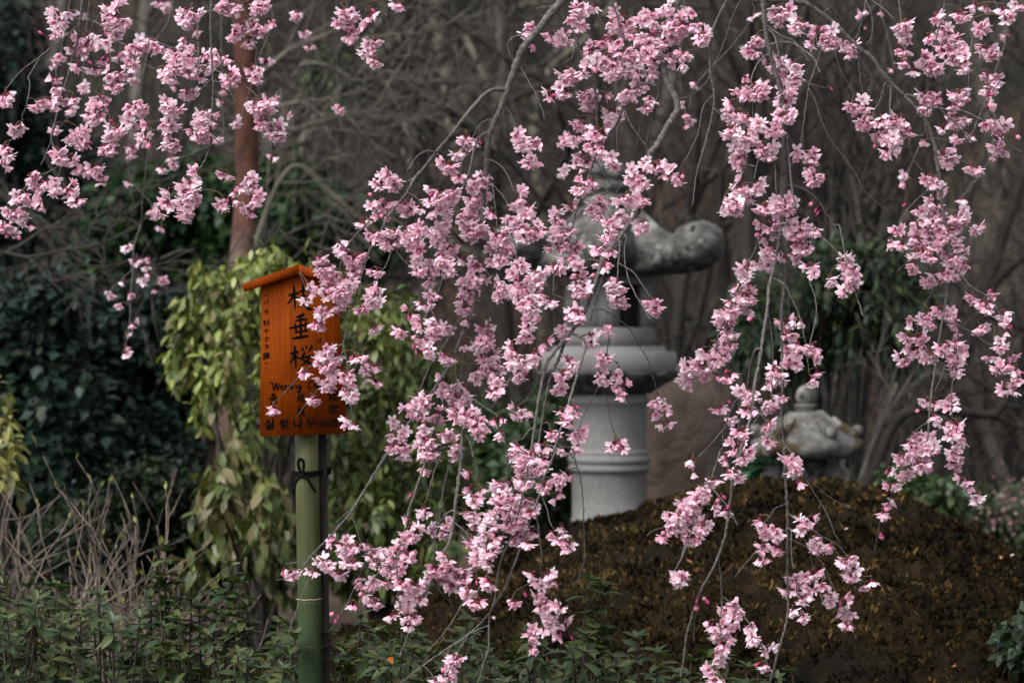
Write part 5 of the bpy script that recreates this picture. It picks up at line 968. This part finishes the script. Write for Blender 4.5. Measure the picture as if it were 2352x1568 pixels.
BUDS = {'A': '285,230 710,210 730,390 590,410 1200,340 1010,970 1150,490 700,380 25,1520', 'B': '230,60 170,170 110,220 1300,180 1660,440 1440,640 1870,540 240,1310 2320,1170', 'C': '525,350 1050,588 930,1355 960,1400 975,1420 1360,980 1560,1370 2120,640 2300,910', 'D': '60,75 120,75', 'E': '530,180 810,155 640,500 530,840 515,800 1610,490 1730,330 1080,1110 1110,1090', 'F': '575,60 525,630 745,930 855,830 1565,925 1630,770 1835,790 2330,990 1650,1245', 'G': '2250,1140 2240,1100 1900,815', 'H': '600,455 500,300 480,570 170,960 10,1110 1260,960 900,880 940,880 1440,570 1400,280 1570,1250', 'I': '150,1050 170,1055 200,990 215,1010 160,1000 845,200 1385,560 1385,575 575,1430 300,330 330,310 370,370'}
def vx(k, x, y): return VIEW[k][0] + x * VS, VIEW[k][1] + y * VS
def pp(s): return [tuple(map(float, q.split(','))) for q in s.split()]

def petal(L, Wm, th0, bend, cup, rot, col0, col1, rows=5):
    ts = np.linspace(0, 1, rows); th = th0 + bend * ts; dr = np.sin(th); dz = np.cos(th)
    r = .0012 + L * np.concatenate([[0], np.cumsum((dr[1:] + dr[:-1]) / 2)]) / (rows - 1); z = L * np.concatenate([[0], np.cumsum((dz[1:] + dz[:-1]) / 2)]) / (rows - 1)
    hw_ = Wm * np.sin(np.pi * np.clip(.10 + .80 * ts, 0, 1) ** 1.15) ** .75; V = []; C = []
    for i in range(rows):
        nx, nz = -math.cos(th[i]), math.sin(th[i])
        for s in (-1, 0, 1):
            tip = (L * (-.07 if s == 0 else .02)) if i == rows - 1 else 0
            lift = cup * hw_[i] * s * s; rr = r[i] + nx * lift + dr[i] * tip; V.append((rr, s * hw_[i], z[i] + nz * lift + dz[i] * tip))
            k = ts[i] ** .8; C.append(np.array(col0) * (1 - k) + np.array(col1) * k)
    V = np.array(V); c, s = math.cos(rot), math.sin(rot); V = np.stack([V[:, 0] * c - V[:, 1] * s, V[:, 0] * s + V[:, 1] * c, V[:, 2]], -1)
    q = [(i * 3 + j, i * 3 + j + 1, i * 3 + j + 4, i * 3 + j + 3) for i in range(rows - 1) for j in (0, 1)]
    return V, q, np.array(C)
def blossom(opening, tone, rows=5):
    """a half-double cherry blossom hanging along +Z from its stalk at the origin"""
    mb = MB(); n1 = rng.integers(5, 7); n2 = rng.integers(2, 5); ph = rng.uniform(0, 6.28)
    deep = np.array((.66, .16, .37)); mid = np.array((.88, .56, .665)); pale = np.array((.93, .84, .88)); edge = mid * (1 - tone) + pale * tone; base = deep * (.75 - .3 * tone) + edge * (.25 + .3 * tone)
    for j in range(n1):
        V, q, C = petal(rng.uniform(.0145, .0180), rng.uniform(.0038, .0050), opening + rng.normal(0, .2), rng.uniform(-.25, .5), rng.uniform(.1, .5), ph + j * 6.283 / n1 + rng.normal(0, .1), base, np.clip(edge * rng.uniform(.92, 1.07), 0, .92), rows); mb.add(V, q, None, C)
    for j in range(n2):
        V, q, C = petal(rng.uniform(.0115, .0145), rng.uniform(.0034, .0046), opening * .55 + rng.normal(0, .14), rng.uniform(-.3, .3), rng.uniform(.1, .6), ph + .5 + j * 6.283 / n2 + rng.normal(0, .2), base, np.clip(edge * rng.uniform(.9, 1.05), 0, .92), max(4, rows - 1)); V[:, 2] += .0008; mb.add(V, q, None, C)
    lathe(mb, [(.0007, -.0055), (.0016, -.004), (.0017, -.001), (.0026, .0012)], 6, col=(.22, .035, .06))     # calyx
    for j in range(5):
        a = ph + .6 + j * 1.2566; d = np.array([math.cos(a), math.sin(a), 0]); mb.add([d * .0016 + [0, 0, 0], d * .0042 + [0, 0, .002] + np.array([-d[1], d[0], 0]) * .0009, d * .0042 + [0, 0, .002] - np.array([-d[1], d[0], 0]) * .0009], None, [(0, 1, 2)], (.25, .05, .07))
    for j in range(6):
        a = rng.uniform(0, 6.28); e = np.array([math.cos(a) * .003, math.sin(a) * .003, rng.uniform(.006, .009)]); tube(mb, np.array([[0, 0, 0], e]), [.00018, .00025], 3, (.75, .45, .40), cap=False)
    return mb
def budmb(s):
    mb = MB(); lathe(mb, [(.0004, -.006), (.0016, -.0045), (.0018, -.001), (.0022, .0005)], 7, col=(.20, .03, .05))
    lathe(mb, [(.0020, 0), (.0036 * s, .0025), (.0042 * s, .0055), (.0030 * s, .009), (.0008, .0108)], 8, (0, 0), 0, lambda A, r, z: (r * (1 + .08 * np.cos(5 * A + z * 400)), z), (.58, .12, .28) if s < 1.15 else (.74, .32, .46)); return mb
def cc0(mb): return np.concatenate(mb.V), (np.concatenate(mb.Q) if mb.Q else np.zeros((0, 4), int)), (np.concatenate(mb.T) if mb.T else np.zeros((0, 3), int)), np.concatenate(mb.C)
VARS = [blossom(o, t) for o, t in zip(np.tile([.50, .70, .90, 1.15], 5), np.linspace(.1, 1.0, 20)[rng.permutation(20)])]
BUDV = [budmb(.62), budmb(.8), budmb(1.16)]
VARM = [v.mesh('blossom', M['petal']) for v in VARS]; BUDM = [v.mesh('bud', M['petal']) for v in BUDV]; VDAT = [cc0(v) for v in VARS]; BDAT = [cc0(v) for v in BUDV]

def build_cherry(T, polys, sprays, buds, dr, nind, seed, limb):
    """polys: (points in view units, r0, r1); sprays: (points, half width). Branches are joined where they meet and take over the distance there."""
    r_ = np.random.default_rng(seed); S_uv = np.zeros((0, 2)); S_D = np.zeros(0)
    todo = [dict(p=np.array(p, float), r=(a, b), best=1e9, at=None) for p, a, b in polys]
    for t in todo:
        if t['p'][0][1] < 12: t['best'] = 0
    done = 0
    while todo:
        t = todo.pop(min(range(len(todo)), key=lambda q: todo[q]['best'])); p = t['p']
        if t['at'] is not None and not (p[0][1] < 12): D0 = t['at'][2]
        else: D0 = r_.uniform(*dr)
        if t['at'] is not None and p[0][1] >= 12:
            a = np.array(t['at'][:2]); gap = np.linalg.norm(a - p[0])
            if gap > 3: p = np.vstack([a, p]) if gap < 25 else np.vstack([a, .5 * (a + p[0]) + [0, -.12 * gap], p])
        L = np.linalg.norm(np.diff(p, axis=0), axis=1).sum(); D1 = np.clip(D0 + r_.uniform(-1, 1) * min(.16, L * .0007), dr[0] - .05, dr[1] + .05)
        s = catmull(p, 7.0); n = len(s); f = np.linspace(0, 1, n); D = D0 + (D1 - D0) * f
        j = r_.normal(0, .5, (n, 2)); j[0] = 0; s2 = s + j * min(1, t['r'][0] / 4)
        w3 = np.array([P(u, v, d) for (u, v), d in zip(s2, D)]); k = Wd(np.mean(D)) / 2352 * VS
        rad = (t['r'][0] + (t['r'][1] - t['r'][0]) * f) * k; bump = 1 + np.where(r_.random(n) < .25, r_.uniform(.1, .35, n), r_.uniform(-.06, .08, n)); bump[0] = 1; rad = np.maximum(rad * bump, .0007)
        if t['p'][0][1] < 12:                        # runs on above the view to the limb that carries it
            top = w3[0]; i = np.argmin(np.abs(limb[:, 0] - (top[0] + .12))); e = limb[i]; tg = nrm(w3[0] - w3[2]) * .12
            up = catmull(np.vstack([e, [.55 * e + .45 * top + [0, 0, .05]], [top + tg], top]), .05)[:-1]; rad = np.concatenate([np.linspace(max(rad[0] * 1.25, .004), rad[0], len(up)), rad]); w3 = np.vstack([up, w3])
        mb = MB(); tube(mb, w3, rad, 8 if t['r'][0] > 6 else 6); mb.obj('branch' if t['r'][0] > 6 else 'twig', M['bark'], T); done += 1
        S_uv = np.vstack([S_uv, s]); S_D = np.concatenate([S_D, D])
        for q in todo:
            d = np.linalg.norm(s - q['p'][0], axis=1); pen = d + np.where(s[:, 1] > q['p'][0][1] + 6, 14, 0); i = int(np.argmin(pen))
            if pen[i] < q['best']: q['best'] = pen[i]; q['at'] = (s[i, 0], s[i, 1], D[i])
    st = MB(); FP = []; FA = []; BP = []; BA = []; RED = (.085, .030, .022); BRN = (.075, .045, .030)
    for p, w_ in sprays:
        p = np.array(p, float); c = p.mean(0)
        d0 = [np.min(np.linalg.norm(S_uv - e, axis=1) + np.where(S_uv[:, 1] > e[1] + 4, 10, 0)) for e in (p[0], p[-1])]
        if len(p) > 1 and d0[1] < d0[0] * .6: p = p[::-1]
        pen = np.linalg.norm(S_uv - p[0], axis=1) + np.where(S_uv[:, 1] > p[0][1] + 4, 10, 0); i = int(np.argmin(pen)); a = S_uv[i]; D0 = S_D[i]; gap = np.linalg.norm(a - p[0])
        p = p - [0, .22 * w_]; path = np.vstack([a, .5 * (a + p[0]) + [0, -.10 * gap], p]) if gap > 14 else (np.vstack([a, p]) if gap > 2 else p)
        Dm = D0 + r_.uniform(-.05, .05); s = catmull(path, 5.0) if len(path) > 1 else path; L3 = np.array([P(u, v, D0 + (Dm - D0) * f) for (u, v), f in zip(s, np.linspace(0, 1, len(s)))])
        if len(L3) > 2: tube(st, L3, np.linspace(.0015, .0009, len(L3)), 5, BRN)
        body = catmull(p, 4.0) if len(p) > 1 else p; Lb = np.linalg.norm(np.diff(p, axis=0), axis=1).sum() if len(p) > 1 else 0
        n = max(1, int(round((Lb + 1.35 * w_) * 2 * w_ / (VS * VS * 1750) + r_.uniform(-.4, .4)))); ns = max(1, int(round(n / 3.3)))
        k = Wd(Dm) / 2352; spur = body[np.clip((np.linspace(0, 1, ns + 2)[1:-1] * (len(body) - 1) + r_.normal(0, 1.0, ns)).round().astype(int), 0, len(body) - 1)] + r_.normal(0, w_ * .14, (ns, 2))
        sp3 = np.array([P(u, v, Dm + r_.normal(0, .006)) for u, v in spur])
        R3 = max(w_ - 8.0, 5.0) * k
        for q in range(n):
            b = sp3[q % ns]; d = r_.normal(0, 1, 3); d[2] -= .55; d = d / np.linalg.norm(d); l = max(.008, R3 * r_.uniform(.55, 1.15)); e = b + d * l * [1, .9, 1] + [0, 0, -.004]
            axs = nrm(d * .60 + [0, -.10, -.62] + r_.normal(0, .25, 3)); e2 = e - axs * .004
            m = .5 * (b + e2) + [0, 0, .003]; tube(st, np.array([b, m, e2]), .00055, 4, RED, cap=False)
            if r_.random() < .04: BP.append(e2); BA.append(axs)
            else: FP.append(e); FA.append(axs)
        for b in sp3: sphere(st, b, (.0022, .0022, .0026), 6, 4, col=(.11, .05, .028))
    for u, v in buds:
        pen = np.linalg.norm(S_uv - [u, v], axis=1); i = int(np.argmin(pen)); a = P(*S_uv[i], S_D[i]); e = P(u, v, S_D[i]); axs = nrm(e - a + [0, 0, -.01])
        if np.linalg.norm(e - a) > .07: continue
        tube(st, np.array([a, .5 * (a + e) + [0, 0, .002], e - axs * .004]), .0006, 4, RED, cap=False); BP.append(e); BA.append(axs)
    st.obj('flower_stalk_mass', M['stalk'], T, 'stuff')
    def place(Pn, An, meshes, dat, nm, nind):
        Pn = np.array(Pn); An = np.array(An); n = len(Pn); R = frames(An, r_.normal(0, 1, (n, 3))); R = np.stack([R[..., 0], R[..., 2], R[..., 1]], -1); R[..., 1] *= -1
        R = R * 1.0; vi = r_.integers(0, len(meshes), n); sc = r_.uniform(.88, 1.18, n); u = (Pn[:, 0] / Wd(Pn[:, 1])); order = np.argsort(Pn[:, 1] / sc + 2.0 * (np.abs(u) > .5)); ind = order[:nind]; rest = order[nind:]
        for i in ind:
            o = link(nm, meshes[vi[i]], T); m4 = Matrix(R[i].tolist()).to_4x4() @ Matrix.Scale(sc[i], 4); m4.translation = Pn[i]; o.matrix_basis = m4
        if len(rest):
            mb = MB()
            for k in range(len(meshes)):
                s = rest[vi[rest] == k]
                if len(s): V, Q, Tt, C = dat[k]; scatter(mb, V, Q, Tt, Pn[s], R[s], sc[s], np.ones((len(s), 3)), C)
            mb.obj(nm + '_mass', M['petal'], T, 'stuff')
        return n
    nb = place(FP, FA, VARM, VDAT, 'blossom', nind)
    if BP: place(BP, BA, BUDM, BDAT, 'bud', 120)
    print('cherry', done, 'branches', nb, 'blossoms', len(BP), 'buds')

polys = []; sprays = []; buds = []
for k, txt in BR.items():
    for ln in txt.split('\n'):
        h, rest = ln.split(' ', 1); a, b = h.split('>'); polys.append(([vx(k, *q) for q in pp(rest)], float(a), float(b)))
for k, txt in FL.items():
    for ln in txt.split(';'):
        h, rest = ln.strip().split(' ', 1); sprays.append(([vx(k, *q) for q in pp(rest)], float(h) * VS))
for k, txt in BUDS.items(): buds += [vx(k, *q) for q in pp(txt)]
T = thing('weeping_cherry_tree', 'weeping cherry with crisp pink blossoms on long twigs hanging before the sign and lantern', 'tree')
zt = P(0, 0, 5.2)[2]
limb = catmull(np.array([(2.05, 5.75, zt + .30), (1.5, 5.55, zt + .52), (.8, 5.35, zt + .62), (0, 5.2, zt + .60), (-.8, 5.2, zt + .52), (-1.5, 5.3, zt + .36)]), .05)
mb = MB(); tube(mb, limb, np.linspace(.085, .022, len(limb)) * (1 + .05 * rng.normal(0, 1, len(limb))), 12); mb.obj('limb', M['bark'], T)
tr = catmull(np.array([(2.25, 5.9, base_z(2.25, 5.9) - .1), (2.2, 5.88, .7), (2.12, 5.8, 1.6), (2.05, 5.75, zt + .30), (2.2, 5.9, zt + .9)]), .08); mb = MB(); tube(mb, tr, np.linspace(.15, .08, len(tr)) * (1 + .06 * rng.normal(0, 1, len(tr))), 14); mb.obj('trunk', M['bark'], T)
build_cherry(T, polys, sprays, buds, (5.0, 5.33), 300, 5, limb)

# the second cherry, farther back and out of focus
T = thing('weeping_cherry_tree', 'second weeping cherry with softly blurred pale pink sprays hanging behind the crisp ones', 'tree')
P2 = [('A', '5>3 1160,0 1120,160 1000,340 960,500 920,600 880,800 860,1000'), ('A', '4>3 470,0 440,200 400,380 380,520 480,720 400,860'), ('A', '4>3 600,0 570,300 555,560'), ('A', '4>3 1900,0 1960,120 2040,220 2090,300'), ('A', '4>3 1780,0 1830,140 1720,440 1640,720 1580,840'), ('A', '4>3 1480,0 1490,700 1470,930 1160,1080'), ('A', '4>3 1890,600 1880,680 1910,760'),
      ('D', '5>3 945,0 900,140 890,300 880,460 865,700 830,860'), ('A', '4>3 1000,900 960,1300 945,1560'), ('A', '4>3 860,1000 880,1200 1060,1420 1090,1530'), ('D', '3>3 890,300 800,380 700,480'), ('D', '3>3 900,200 1000,280 1090,400'),
      ('C', '4>3 530,0 535,100 400,300 160,560 100,740'), ('C', '4>3 1290,0 1270,120 1230,260'), ('C', '4>3 1400,0 1390,60 1450,300 1480,450'), ('C', '4>3 2150,0 2230,230 2150,500 2000,900 1900,950 1690,940 1560,1180'), ('C', '4>3 2150,500 2130,1030 1930,1330'), ('B', '4>3 2330,0 2300,470 2345,820'), ('A', '3>2 2250,0 2260,500 2270,720'), ('A', '3>2 1830,700 1815,1040')]
F2 = {'A': '55 1100,30 1110,80;45 1060,10;50 400,370 390,430;40 340,450;50 890,480 890,560;45 560,560 540,620;45 380,510;40 480,700 470,770;45 390,830 350,900;55 1150,1040 1170,1120;50 900,960 860,1060;30 860,1180 880,1220;40 1830,140;50 1990,60 1970,130;45 2030,190 2040,250;45 2080,300;45 1690,440 1680,500;40 1590,810 1630,860;40 1870,660 1880,720;35 1920,760;40 1490,690;40 1470,930;40 1080,1120;45 1010,1390 1060,1440;40 1080,1530;35 1820,1050;45 2260,700 2290,740;40 1700,90;35 1790,410;40 540,90;40 410,200;35 1190,570;35 1500,610;40 550,370;40 560,900;35 700,1000', 'D': '45 880,120 850,160;45 920,200 910,250;30 1000,230;40 960,280;35 830,370;40 940,350 990,380;45 720,470 750,450;45 860,470;25 810,530;40 1090,350 1100,420;30 1035,415;40 900,670;25 845,720 845,760;25 830,810;30 820,865 860,850', 'C': '40 540,100;45 1270,110;40 1290,60;35 1390,60;25 1290,180;45 150,570;40 80,740;40 110,800;40 60,690;45 2230,230;30 1480,450;50 2000,900;40 1900,940;40 1690,940;40 1560,1180;40 1930,1330;35 1670,750;30 2150,1030;40 2090,50;45 100,30;30 1230,260;35 1570,1240;45 1960,600;40 1950,1400', 'B': '35 2310,470;40 2330,690;40 2340,820', 'F': '40 1590,20;35 1560,90'}
polys2 = []
for k, ln in P2: h, rest = ln.split(' ', 1); a, b = h.split('>'); polys2.append(([vx(k, *q) for q in pp(rest)], float(a), float(b)))
sprays2 = [([vx(k, *q) for q in pp(ln.strip().split(' ', 1)[1])], float(ln.strip().split(' ', 1)[0]) * VS * .82) for k, txt in F2.items() for ln in txt.split(';')]
zt2 = P(0, 0, 7.2)[2]
limb2 = catmull(np.array([(2.6, 7.9, zt2 + .3), (1.6, 7.5, zt2 + .55), (0, 7.2, zt2 + .6), (-1.6, 7.1, zt2 + .4)]), .05); mb = MB(); tube(mb, limb2, np.linspace(.08, .02, len(limb2)), 10); mb.obj('limb', M['bark'], T)
tr = catmull(np.array([(3.3, 8.3, base_z(3.3, 8.3) - .1), (3.1, 8.2, 1.2), (2.6, 7.9, zt2 + .3), (2.7, 8.0, zt2 + .9)]), .08); mb = MB(); tube(mb, tr, np.linspace(.14, .07, len(tr)), 12); mb.obj('trunk', M['bark'], T)
build_cherry(T, polys2, sprays2, [], (6.7, 7.4), 290, 9, limb2)

# ------------------------------------------------------------------ every thing's Empty goes to the thing's own foot
bpy.context.view_layer.update()
for o in list(S.objects):
    if o.type == 'EMPTY' and o.parent is None and o.location.length < 1e-6:
        lo = np.array([1e9] * 3); hi = -lo
        for c in o.children:
            if c.type == 'MESH':
                bb = np.array([c.matrix_basis @ Vector(q) for q in c.bound_box]); lo = np.minimum(lo, bb.min(0)); hi = np.maximum(hi, bb.max(0))
        f = Vector((.5 * (lo[0] + hi[0]), .5 * (lo[1] + hi[1]), lo[2])); o.location = f
        for c in o.children: c.location = c.location - f
